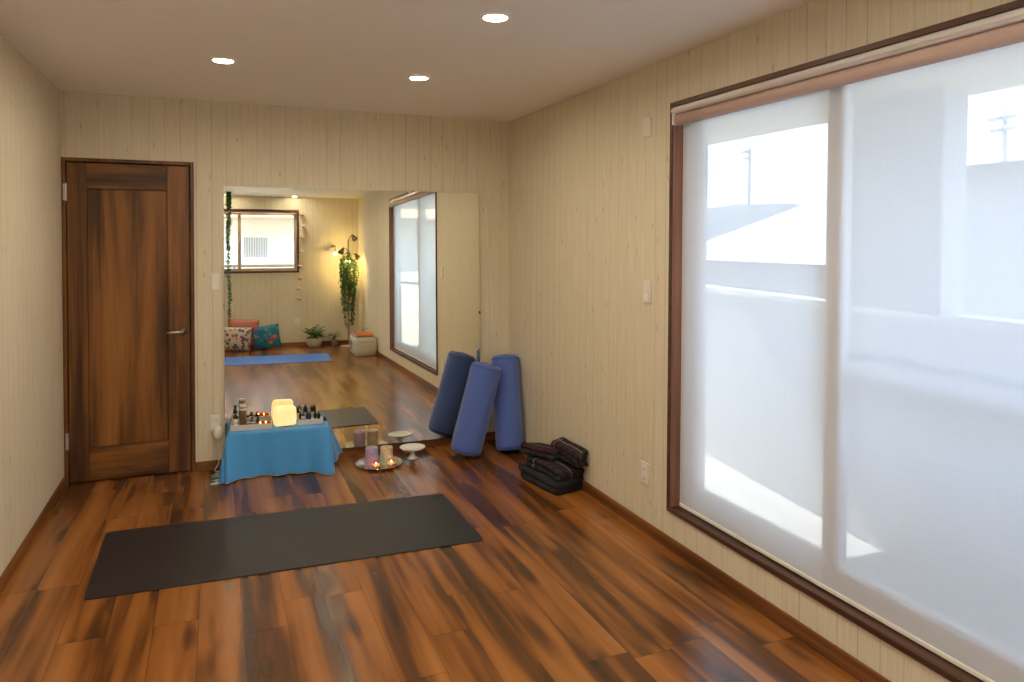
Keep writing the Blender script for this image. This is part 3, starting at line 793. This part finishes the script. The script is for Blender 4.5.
# ------------------------------------------------------------------ objects reflected from the rear of the room
def leaf_on(bm, p, d, up_, ln, wd, mi=0):
    d = Vector(d).normalized(); sd = d.cross(Vector(up_)).normalized(); nn = sd.cross(d).normalized()
    p = Vector(p)
    A = bm.verts.new(p); B = bm.verts.new(p+d*ln*.45+sd*wd*.5-nn*wd*.12); C_ = bm.verts.new(p+d*ln-nn*ln*.12)
    D = bm.verts.new(p+d*ln*.45-sd*wd*.5-nn*wd*.12); Mv = bm.verts.new(p+d*ln*.5+nn*wd*.12)
    for q in ((A, B, Mv), (B, C_, Mv), (C_, D, Mv), (D, A, Mv)):
        f = bm.faces.new(q); f.material_index = mi
def leaf_mat(name, c1, c2):
    s = N(name); f = s.noise(s.n('TexCoord').outputs['Object'], 14, 2)
    p = s.n('BsdfPrincipled'); s.set(p.inputs['Base Color'], s.mix(f, c1, c2)); p.inputs['Roughness'].default_value = .45
    t_ = s.n('BsdfTranslucent'); s.set(t_.inputs[0], s.mix(f, c2, (.30, .42, .05)))
    return s.done(s.n('MixShader', Fac=.3, i1=p.outputs[0], i2=t_.outputs[0]))
m_leaf = leaf_mat('ivy_leaf', (.02, .075, .015), (.07, .20, .03))
m_leaf2 = leaf_mat('fern_leaf', (.025, .11, .02), (.08, .24, .04))
m_stem = plain('green_stem', (.06, .10, .03), .6)

def vine(name, label, x, y, z0, z1, dense, seed, wid=.035):
    rnd = random.Random(seed); t = empty(name, (x, y, z0), label, 'hanging plant')
    bm = bmesh.new(); stems = []
    for q in range(5):
        pts = []; px, py = rnd.uniform(-.02, .02), rnd.uniform(-.015, .015); end = (z1-z0)*(1 if q < 2 else rnd.uniform(.3, .95))
        for k in range(15):
            s_ = k/14; pts.append(Vector((px+wid*.7*math.sin(s_*5+q*1.3+seed)*s_, py+.02*math.cos(s_*4+q)*s_, end*s_)))
        tube(bm, pts, .003, 5); stems.append(pts)
    obj('stems', bm, m_stem, t, True)
    bm = bmesh.new()
    for pts in stems:
        for a, b in zip(pts, pts[1:]):
            for k in range(dense):
                f = rnd.random(); p = a.lerp(b, f); an = rnd.uniform(0, 2*PI)
                kk = 1.7 if p.z > -.22 else 1.0
                for _ in range(3 if p.z > -.22 else 1):
                    an = rnd.uniform(0, 2*PI); leaf_on(bm, p, (math.cos(an), math.sin(an)*.7, rnd.uniform(-.9, .2)), (0, 0, 1), rnd.uniform(.032, .050), rnd.uniform(.024, .034))
    obj('foliage', bm, m_leaf, t)
    bm = bmesh.new(); lathe(bm, [(0, 0), (.014, 0), (.013, -.005), (.004, -.008), (.004, -.02), (0, -.02)], 14); obj('ceiling_hook', bm, m_steel, t, True)
    return t
vine('hanging_vine', 'long thin trailing vine at the left edge of the mirror', .915, -6.42, H, .50, 9, 3)

# cushions
def cushion_mesh(w, hh, th):
    bm = bmesh.new(); n_ = 16; G = {}
    for s_ in (0, 1):
        for i in range(n_+1):
            for j in range(n_+1):
                u, v = i/n_*2-1, j/n_*2-1
                edge = max(abs(u), abs(v))
                if s_ == 1 and edge >= 1: G[s_, i, j] = G[0, i, j]; continue
                b = ((1-u*u)*(1-v*v))**.45*th/2
                pin = 1 - .06*(1-abs(u*v))*(u*u+v*v)/2
                G[s_, i, j] = bm.verts.new((u*w/2*pin, (b if s_ else -b)+.004*noise.noise(Vector((u*3, v*3, s_*4+w))), v*hh/2*pin))
    for s_ in (0, 1):
        for i in range(n_):
            for j in range(n_): bm.faces.new((G[s_, i, j], G[s_, i+1, j], G[s_, i+1, j+1], G[s_, i, j+1]))
    return bm
def floral(name, base, spots, scale=9, seed=0.0):
    s = N(name); tc = s.n('Mapping', Vector=s.n('TexCoord').outputs['Object'], Location=(seed, 0, seed)).outputs[0]
    v = s.n('TexVoronoi', Vector=tc, Scale=scale); col = base
    wob = s.noise(tc, 30, 2); d_ = s.math('ADD', v.outputs['Distance'], s.math('MULTIPLY', s.math('SUBTRACT', wob, .5), .35))
    pick = s.n('SeparateColor', Color=v.outputs['Color']).outputs[0]
    pc = s.ramp(pick, [(k/len(spots), c_) for k, c_ in enumerate(spots)], 'CONSTANT')
    m1 = s.math('LESS_THAN', d_, .42); m2 = s.math('LESS_THAN', d_, .14)
    v2 = s.n('TexVoronoi', Vector=tc, Scale=scale*2.3); m3 = s.math('LESS_THAN', v2.outputs['Distance'], .26)
    pc2 = s.ramp(s.n('SeparateColor', Color=v2.outputs['Color']).outputs[1], [(0, base), (.35, spots[1]), (.6, base), (.8, spots[-1])], 'CONSTANT')
    col = s.mix(m3, base, pc2); col = s.mix(m1, col, pc); col = s.mix(m2, col, spots[-2])
    return s.pbr(col, .85)
m_pink = plain('salmon_velvet', (.52, .20, .15), .9, 0, .12, 12)
m_fl1 = floral('white_floral_print', (.72, .66, .58), [(.42, .05, .06), (.06, .12, .16), (.60, .16, .03), (.36, .08, .20), (.55, .30, .05), (.05, .10, .26)], 17)
m_fl2 = floral('teal_floral_print', (.02, .22, .36), [(.50, .06, .07), (.05, .16, .10), (.55, .22, .03), (.02, .10, .28), (.50, .30, .06), (.03, .34, .40)], 14, 4.0)
def cushion(label, w, hh, th, loc, rot, mm):
    t = empty('cushion', loc, label, 'cushion', 'cushions on the floor in the mirror'); t.rotation_euler = rot
    obj('cushion_cover', cushion_mesh(w, hh, th), mm, t, True)
    bm = bmesh.new(); pts = []
    for (a, b) in (((-1, -1), (1, -1)), ((1, -1), (1, 1)), ((1, 1), (-1, 1)), ((-1, 1), (-1, -1))):
        for k in range(12):
            f = k/12; u, v = a[0]+(b[0]-a[0])*f, a[1]+(b[1]-a[1])*f; pin = 1 - .06*(1-abs(u*v))*(u*u+v*v)/2; pts.append(Vector((u*w/2*pin, 0, v*hh/2*pin)))
    pts.append(pts[0].copy()); tube(bm, pts, .004, 6, cap=False); obj('piping', bm, mm, t, True)
cushion('salmon pink cushion behind the floral ones in the mirror', .45, .40, .13, (1.12, -6.985, .268), (-.13, .05, .0), m_pink)
cushion('white floral cushion at the left edge of the mirror', .45, .38, .13, (1.00, -6.70, .197), (-.30, .06, .0), m_fl1)
cushion('teal floral cushion to the right of the white one in the mirror', .40, .38, .12, (1.455, -6.80, .192), (-.26, -.14, .05), m_fl2)

# potted plant
pp = empty('potted_fern', (2.175, -6.86, 0), 'green leafy plant in a round white bowl by the rear wall', 'plant')
bm = bmesh.new(); lathe(bm, [(0, 0), (.075, 0), (.095, .02), (.125, .08), (.132, .14), (.128, .15), (.120, .145), (.112, .08), (.085, .02), (0, .018)], 32, cap=False); obj('bowl_pot', bm, plain('stone_white_glaze', (.55, .52, .46), .5), pp, True)
bm = bmesh.new(); lathe(bm, [(0, .12), (.115, .122), (.10, .132), (0, .138)], 20); obj('soil', bm, plain('soil', (.03, .02, .012), .95), pp, True)
bm = bmesh.new(); rnd = random.Random(5); bs = bmesh.new()
for k in range(26):
    a = rnd.uniform(0, 2*PI); rr = rnd.uniform(.05, .13); hz = rnd.uniform(.20, .36) - rr*.4
    e = Vector((math.cos(a)*rr, math.sin(a)*rr, hz)); s0 = Vector((math.cos(a)*.02, math.sin(a)*.02, .13)); mid = (s0+e)/2+Vector((0, 0, .04))
    tube(bs, [s0, mid, e], .0025, 5)
    for f in (.4, .6, .8, 1.0):
        p = s0.lerp(mid, f*2) if f < .5 else mid.lerp(e, f*2-1)
        for q in (-1, 1): leaf_on(bm, p, (math.cos(a+q*.9), math.sin(a+q*.9), rnd.uniform(-.2, .4)), (0, 0, 1), rnd.uniform(.05, .08), rnd.uniform(.025, .036))
    leaf_on(bm, e, (math.cos(a), math.sin(a), .3), (0, 0, 1), .085, .036)
obj('stems', bs, m_stem, pp, True); obj('foliage', bm, m_leaf2, pp)
p2 = empty('potted_plant', (2.50, -6.92, 0), 'small spreading plant in a pale pot right of the white bowl', 'plant')
bm = bmesh.new(); lathe(bm, [(0, 0), (.045, 0), (.06, .10), (.064, .105), (.056, .105), (.05, .09), (0, .085)], 24, cap=False); obj('flower_pot', bm, plain('pale_clay', (.42, .36, .28), .7), p2, True)
bm = bmesh.new(); bs = bmesh.new()
for k in range(20):
    a = rnd.uniform(0, 2*PI); rr = rnd.uniform(.05, .13); e = Vector((math.cos(a)*rr, math.sin(a)*rr, rnd.uniform(.11, .22))); tube(bs, [(0, 0, .085), (e.x*.4, e.y*.4, e.z*.95), e], .002, 5)
    for q in (-1, 0, 1): leaf_on(bm, e, (math.cos(a+q), math.sin(a+q), .1), (0, 0, 1), .045, .022)
obj('stems', bs, m_stem, p2, True); obj('foliage', bm, m_leaf, p2)

# floor lamp with ivy
fl = empty('floor_lamp', (2.70, -6.72, 0), 'thin floor lamp with three small heads wrapped in ivy', 'lamp')
m_lmetal = plain('lamp_metal', (.36, .30, .24), .35, .8)
m_lbase = plain('lamp_base_enamel', (.46, .36, .34), .4)
bm = bmesh.new(); lathe(bm, [(0, 0), (.13, 0), (.132, .008), (.12, .018), (.02, .028), (0, .03)], 36); obj('lamp_base', bm, m_lbase, fl, True)
bm = bmesh.new(); tube(bm, [(0, 0, .028), (0, 0, 1.70)], .011, 12); obj('pole', bm, m_lmetal, fl, True)
m_bulb = emit('warm_bulb', (1.0, .66, .26), 9)
heads = [((0, 0, 1.42), (.10, .10, 1.47), (.55, .25, -.80)), ((0, 0, 1.52), (-.09, .07, 1.56), (-.5, .45, -.75)), ((0, 0, 1.69), (.06, .06, 1.77), (.35, .6, -.7))]
for k, (a, b, d_) in enumerate(heads):
    a, b = Vector(a), Vector(b); d_ = Vector(d_).normalized()
    bm = bmesh.new(); tube(bm, [a, (a+b)/2+Vector((0, 0, .03)), b], .006, 8); obj('arm', bm, m_lmetal, fl, True)
    bm = bmesh.new(); lathe(bm, [(.012, -.02), (.020, 0), (.045, .075), (.047, .085), (.043, .085), (.018, .004), (.010, -.016)], 22, cap=False)
    xform(bm, Matrix.Translation(b) @ d_.to_track_quat('Z', 'Y').to_matrix().to_4x4()); sh = obj('lamp_shade', bm, plain('lamp_shade_metal', (.16, .13, .11), .4, .6) if k == 0 else bpy.data.materials['lamp_shade_metal'], fl, True)
    bm = bmesh.new(); lathe(bm, [(0, 0), (.012, .004), (.020, .028), (.021, .045), (.014, .060), (0, .066)], 18)
    xform(bm, Matrix.Translation(b) @ d_.to_track_quat('Z', 'Y').to_matrix().to_4x4()); obj('bulb', bm, m_bulb if k == 0 else m_white, sh, True)
sp = bpy.data.objects.new('lamp_light', bpy.data.lights.new('lamp_light', 'SPOT')); COL.objects.link(sp); sp.parent = fl
hb = Vector(heads[0][1]) + Vector(heads[0][2]).normalized()*.095
sp.location = hb; sp.data.energy = 26; sp.data.color = (1, .66, .28); sp.data.spot_size = 2.95; sp.data.spot_blend = .35; sp.data.shadow_soft_size = .02
sp.rotation_euler = Vector((.9, -.10, -.35)).to_track_quat('-Z', 'Y').to_euler()

gp = bpy.data.objects.new('lamp_glow', bpy.data.lights.new('lamp_glow', 'POINT')); COL.objects.link(gp); gp.parent = fl
gp.location = (.02, -.10, 1.36); gp.data.energy = 14; gp.data.color = (1, .66, .24); gp.data.shadow_soft_size = .03
iv = empty('ivy_garland', (2.70, -6.72, 1.50), 'thick cascade of trailing ivy hanging on the floor lamp', 'hanging plant')
bm = bmesh.new(); bs = bmesh.new(); rnd = random.Random(11)
for q in range(26):
    a = 2*PI*q/26; r0 = rnd.uniform(.05, .17); zt = rnd.uniform(-.05, .06) - abs(math.cos(a))*.18; ln = rnd.uniform(.45, .95) if rnd.random() < .75 else rnd.uniform(.9, 1.12)
    pts = []
    for k in range(12):
        f = k/11; rr = r0*(1-.75*f**1.6) + .02; pts.append(Vector((math.cos(a)*rr+.012*math.sin(f*9+q), math.sin(a)*rr+.01*math.cos(f*8+q), zt - ln*f)))
    tube(bs, [Vector((0.0, 0.0, zt+.05)), pts[0]*.6+Vector((0, 0, zt*.4+.02))] + pts, .0025, 5)
    for A, B in zip(pts, pts[1:]):
        for k in range(6):
            p = A.lerp(B, rnd.random()); an = rnd.uniform(0, 2*PI)
            leaf_on(bm, p, (math.cos(an), math.sin(an), rnd.uniform(-1.2, .1)), (0, 0, 1), rnd.uniform(.035, .055), rnd.uniform(.025, .036))
obj('stems', bs, m_stem, iv, True); obj('foliage', bm, m_leaf, iv)

# basket with orange cloth
bk = empty('storage_basket', (2.755, -5.69, 0), 'cream fabric storage basket on the floor by the right wall in the mirror', 'basket')
m_canvas = plain('cream_canvas', (.56, .53, .42), .9, 0, .08, 60, .15)
w, d_, hh = .295, .60, .262
bm = bmesh.new(); rings = []
def rrect(hw, hd, r, z, sag=0):
    pts = []
    for cx_, cy_, a0 in ((hw-r, hd-r, 0), (-hw+r, hd-r, PI/2), (-hw+r, -hd+r, PI), (hw-r, -hd+r, 3*PI/2)):
        for k in range(7): a = a0+PI/2*k/6; pts.append(Vector((cx_+r*math.cos(a), cy_+r*math.sin(a), z)))
    return [p + Vector((.006*noise.noise(p*7), .006*noise.noise(p*7+Vector((3, 3, 3))), 0)) for p in pts]
for z, g_ in ((0, -.012), (.012, 0), (.09, .006), (.18, .004), (hh, 0), (hh+.003, -.003), (hh, -.008), (.05, -.012), (.02, -.02)): rings.append(rrect(w/2+g_, d_/2+g_, .03, z))
loft(bm, rings); obj('basket_body', bm, m_canvas, bk, True)
m_print = plain('grey_print', (.06, .065, .065), .9)
bm = bmesh.new()
for k, (z, ln) in enumerate(((.175, .16), (.150, .20), (.118, .13), (.085, .18))):
    n_ = 6
    for q in range(n_): bx(bm, (-w/2-.0080, -.22+q*ln/n_*1.2, z-.008), (-w/2-.0062, -.22+q*ln/n_*1.2+ln/n_*.75, z+.008))
obj('printed_panel', bm, m_print, bk)
bm = bmesh.new(); bx(bm, (-.10, -.0062-d_/2-.0, .195), (.11, -d_/2+.001, .203)); 
for f in bm.verts: f.co.y = -f.co.y
obj('pink_stripe', bm, plain('pink_print', (.60, .24, .18), .9), bk)
oc = empty('folded_cloth', (2.755, -5.62, hh+.026), 'orange and white folded cloth laid on the cream basket', 'cloth')
def drape(x0, x1, y0, y1, z, mm, nm, seed):
    bm = bmesh.new(); n1, n2 = 14, 14
    V = [[bm.verts.new((x0+(x1-x0)*i/n1, y0+(y1-y0)*j/n2, z + .006*noise.noise(Vector((i*.4+seed, j*.4, 0))) - (.012 if (j in (0, n2)) else 0))) for j in range(n2+1)] for i in range(n1+1)]
    for i in range(n1):
        for j in range(n2): bm.faces.new((V[i][j], V[i+1][j], V[i+1][j+1], V[i][j+1]))
    o = obj(nm, bm, mm, oc, True); m_ = o.modifiers.new('t', 'SOLIDIFY'); m_.thickness = .012; return o
drape(-.125, .10, -.20, .235, .020, plain('orange_cotton', (.62, .15, .04), .85), 'orange_fold', 1)
drape(-.135, .12, -.22, .215, .004, m_canvas, 'white_fold', 5)

# twig vase by the lamp
tv = empty('twig_vase', (2.74, -6.12, 0), 'small pale vase with a curled twig behind the basket in the mirror', 'vase')
bm = bmesh.new(); lathe(bm, [(0, 0), (.03, 0), (.042, .05), (.036, .10), (.016, .14), (.018, .16), (.013, .16), (.011, .14), (0, .13)], 22, cap=False); obj('vase_body', bm, m_porc, tv, True)
bm = bmesh.new()
tube(bm, [(0, 0, .14), (.03, 0, .24), (.09, 0, .30), (.15, .01, .33), (.19, .01, .36)], .003, 6); tube(bm, [(0, 0, .14), (-.03, .01, .22), (-.02, .02, .28), (.02, .02, .27)], .0025, 6)
obj('twig', bm, m_stem, tv, True)
bm = bmesh.new()
for p in ((.09, 0, .30), (.15, .01, .33), (.19, .01, .36), (-.02, .02, .28), (.03, 0, .24)):
    for q in range(3): leaf_on(bm, p, (rnd.uniform(-1, 1), rnd.uniform(-1, 1), .4), (0, 0, 1), .04, .02)
obj('leaves', bm, m_leaf, tv)

# wall bracket with crystal light
wl = empty('wall_sconce', (2.50, -L, 1.60), 'small brass wall bracket holding a bright sparkling crystal light', 'wall light')
m_brass = plain('aged_brass', (.34, .17, .06), .35, .9)
bm = bmesh.new(); lathe(bm, [(0, 0), (.026, 0), (.024, .008), (.010, .014), (0, .014)], 20); xform(bm, Matrix.Rotation(-PI/2, 4, 'X')); tube(bm, [(0, .012, 0), (.0, .07, .012), (.018, .10, 0), (.03, .105, -.03), (.03, .105, -.075)], .006, 8)
obj('bracket', bm, m_brass, wl, True)
bm = bmesh.new(); tube(bm, [(-.045, .02, -.02), (0, .03, .0), (.05, .03, .012)], .008, 8); obj('cross_bar', bm, m_brass, wl, True)
bm = bmesh.new(); bmesh.ops.create_icosphere(bm, subdivisions=2, radius=.026); xform(bm, Matrix.Translation((.03, .105, -.115))); obj('crystal_bulb', bm, emit('crystal_light', (1, .92, .75), 6), wl)
for k in range(8):
    a = 2*PI*k/8; z = (-.165, -.12, -.075)[k % 3]
    bm = bmesh.new(); lathe(bm, [(0, -.010), (.006, -.003), (.0055, .003), (0, .014)], 6); obj('crystal_drop', bm, m_chrome, wl, loc=(.03+.047*math.cos(a), .105+.047*math.sin(a), z))

# garland of pale shells beside the rear window
gl = empty('shell_garland', (2.02, -L+.02, 2.24), 'string of pale pink shells hanging beside the rear window', 'garland')
bm = bmesh.new(); tube(bm, [(0, 0, .02), (.01, 0, -.3), (0, 0, -.7), (-.03, 0, -1.2), (-.05, 0, -1.5)], .0016, 5); obj('string', bm, m_label, gl)
m_shell = plain('shell', (.66, .46, .36), .6)
sh0 = None
for k, (x, z) in enumerate(((.00, -.12), (.03, -.31), (.01, -.49), (-.005, -.72), (-.02, -.95), (-.03, -1.15), (-.05, -1.32), (-.05, -1.48))):
    if sh0 is None:
        bm = bmesh.new(); rings = []
        for q, (rr, zz) in enumerate(((.004, .03), (.022, .02), (.036, 0), (.030, -.018), (.008, -.026))):
            rings.append([((rr*(1+.15*math.cos(6*a)))*math.cos(a), .45*rr*math.sin(a), zz) for a in [2*PI*i/24 for i in range(24)]])
        loft(bm, rings); sh0 = obj('shell', bm, m_shell, gl, True); s_ = sh0
    else:
        s_ = sh0.copy(); COL.objects.link(s_)
    s_.location = (x, 0.0, z); s_.rotation_euler = (0, .5*math.sin(k*2), 0)

# ------------------------------------------------------------------ outside
m_conc = plain('balcony_plaster', (.50, .52, .55), .8, 0, .05, 12, .1)
m_deck = plain('balcony_floor_coating', (.56, .57, .58), .7, 0, .06, 18)
m_soffit = plain('soffit_board', (.66, .60, .50), .8, 0, .04, 10)
m_coping = plain('aluminium_coping', (.80, .80, .80), .25, .3)
struct('balcony_floor', boxes(((W+T, -6.5, -.14), (W+1.45, .55, -.004))), m_deck, 'sunlit pale balcony floor behind the blind')
bm = bmesh.new()
def slant(x0, y0, x1, y1, th, z0, z1):
    loft(bm, [[(x0, y0, z), (x0+th, y0, z), (x1+th, y1, z), (x1, y1, z)] for z in (z0, z1)])
slant(W+1.328, .5, W+.944, -2.6, .10, -.14, 1.15); slant(W+.944, -2.6, W+.944, -6.5, .10, -.14, 1.15)
struct('balcony_parapet', bm, m_conc, 'pale balcony parapet behind the blind')
bm = bmesh.new(); slant(W+1.313, .5, W+.929, -2.6, .13, 1.152, 1.185); slant(W+.929, -2.6, W+.929, -6.5, .13, 1.152, 1.185)
struct('balcony_coping', bm, m_coping, 'bright metal coping along the balcony parapet')
struct('balcony_soffit', boxes(((W+T, -6.5, 2.20), (W+1.25, -.10, 2.38))), m_soffit, 'beige balcony soffit above the large window')
struct('balcony_pillar', boxes(((W+.945, -2.83, 1.187), (W+1.10, -2.22, 2.20))), m_conc, 'pale square balcony pillar behind the right half of the blind')
bm = bmesh.new(); tube(bm, [(W+.22, -4.6, 1.07), (W+.22, -3.02, 1.07)], .020, 12)
for y in (-4.55, -3.06): tube(bm, [(W+.22, y, 1.07), (W+.145, y, 1.07)], .012, 8)
tag(obj('guard_rail', bm, plain('grey_rail', (.22, .22, .23), .5), None, True), 'dark horizontal guard bar behind the right half of the blind', 'rail')
struct('outer_ground', boxes(((-60, -70, -3.3), (260, 260, -3.1))), plain('outer_ground_soil', (.30, .30, .27), .95, 0, .1, .3), 'pale ground far below the balcony')

def house(label, x0, x1, y0, y1, zw, zr, mw_, mr, ridge='y', hip=0.0, wins=(), ov=.5):
    t = empty('neighbour_house', ((x0+x1)/2, (y0+y1)/2, -3.1), label, 'house')
    inv = Matrix.Translation(-Vector(t.location))
    def P(o): o.matrix_parent_inverse = inv; return o
    P(box('wall', (x0, y0, -3.1), (x1, y1, zw), mw_, t))
    bm = bmesh.new()
    a = [(x0-ov, y0-ov, zw), (x1+ov, y0-ov, zw), (x1+ov, y1+ov, zw), (x0-ov, y1+ov, zw)]
    if ridge == 'y': r_ = [((x0+x1)/2, y0-ov+hip, zr), ((x0+x1)/2, y1+ov-hip, zr)]; fs = ((0, 1, 4), (1, 2, 5, 4), (2, 3, 5), (3, 0, 4, 5), (0, 3, 2, 1))
    else: r_ = [(x0-ov+hip, (y0+y1)/2, zr), (x1+ov-hip, (y0+y1)/2, zr)]; fs = ((3, 0, 4), (0, 1, 5, 4), (1, 2, 5), (2, 3, 4, 5), (0, 3, 2, 1))
    V = [bm.verts.new(p) for p in a+r_]
    for f in fs: bm.faces.new([V[i] for i in f])
    P(obj('roof', bm, mr, t))
    for (a_, b_) in wins:
        w_ = P(box('window', a_, b_, m_sash2, t)); 
    return t
m_hwall = plain('house_render', (.26, .26, .25), .85, 0, .04, 2)
m_hwall2 = plain('cream_house_render', (.80, .75, .64), .85, 0, .03, 2)
m_hroof = plain('light_grey_roof_tile', (.42, .43, .43), .6, 0, .08, 3)
m_hroof2 = plain('blue_grey_roof_tile', (.34, .36, .38), .6, 0, .08, 3)
house('pale house with a bright hipped roof beyond the balcony', 14.5, 22, 4.5, 14.0, .95, 3.3, m_hwall, m_hroof, 'y', 4.2)
house('grey flat roofed house beyond the right half of the blind', 11.5, 17.0, -9.0, 3.1, 2.62, 2.75, m_hwall, m_hroof2, 'y', 3.0)
nh = house('cream house close behind the rear window', -4, 6, -19, -11.6, 2.28, 4.2, m_hwall2, plain('peach_eaves', (.62, .42, .30), .7), 'x', 1.0, ov=1.3)
nhi = Matrix.Translation(-Vector(nh.location))
bm = boxes(((1.16, -11.6, 1.42), (1.74, -11.55, 1.93))); o = obj('window_frame', bm, m_alu, nh, bevel=.01); o.matrix_parent_inverse = nhi
m_grille = plain('grey_grille', (.46, .43, .41), .6)
bm = bmesh.new()
for k in range(10): bx(bm, (1.20+.05*k, -11.545, 1.46), (1.235+.05*k, -11.52, 1.89))
o = obj('window_grille', bm, m_grille, nh); o.matrix_parent_inverse = nhi
bm = bmesh.new(); tube(bm, [(-.4, -L-.75, 1.295), (2.6, -L-.75, 1.295)], .026, 10)
for x in (-.3, 1.0, 2.5): tube(bm, [(x, -L-.75, 1.285), (x, -L-.75, .3), (x, -L-T, .3)], .015, 8)
tag(obj('guard_rail', bm, plain('brown_rail', (.30, .20, .13), .5), None, True), 'thin brown guard bar outside the rear window', 'rail')

bm = bmesh.new(); n1, n2 = 50, 5; V = []
for i in range(n1+1):
    a = i/n1; x = 60+180*a*1.0; row = []
    X, Y = 190-150*a, 20+230*a
    for j in range(n2+1):
        f = j/n2; hz = (15 + 5*noise.noise(Vector((a*6, 2, 0))) + 2*noise.noise(Vector((a*22, 5, 0))))*math.sin(min(1, f*1.0)*PI/2)
        row.append(bm.verts.new((X+f*30, Y+f*20, -3.1+hz)))
    V.append(row)
for i in range(n1):
    for j in range(n2): bm.faces.new((V[i][j], V[i+1][j], V[i+1][j+1], V[i][j+1]))
struct('distant_hills', bm, plain('hazy_hill', (.12, .15, .17), .95, 0, .1, .1), 'low hazy grey hills on the horizon', smooth=True)

def pole(label, x, y, ztop):
    t = empty('utility_pole', (x, y, -3.1), label, 'utility pole')
    bm = bmesh.new(); tube(bm, [(0, 0, 0), (0, 0, ztop+3.1)], [.12, .075], 12); obj('pole', bm, plain('concrete_pole', (.35, .35, .35), .8) if 'concrete_pole' not in bpy.data.materials else bpy.data.materials['concrete_pole'], t, True)
    for z, ln in ((-.25, .45), (-.6, .35)):
        o = obj('crossarm', boxes(((-ln*.4, -ln, ztop+3.1+z-.05), (-ln*.4+.1, ln, ztop+3.1+z+.05)), ((-ln*.4, -.05, ztop+3.1+z-.03), (.05, .05, ztop+3.1+z+.03))), bpy.data.materials['concrete_pole'], t)
        for q in (-1, -.4, .4, 1):
            bm = bmesh.new(); lathe(bm, [(0, 0), (.03, 0), (.035, .05), (.02, .10), (0, .105)], 10, (-ln*.4+.05, q*ln*.9, ztop+3.1+z+.05)); obj('insulator', bm, m_porc, o, True)
pole('utility pole against the sky at the right edge of the photo', 23.2, 9.93, 5.52)
pole('utility pole against the sky behind the left half of the blind', 27.9, 27.0, 6.6)
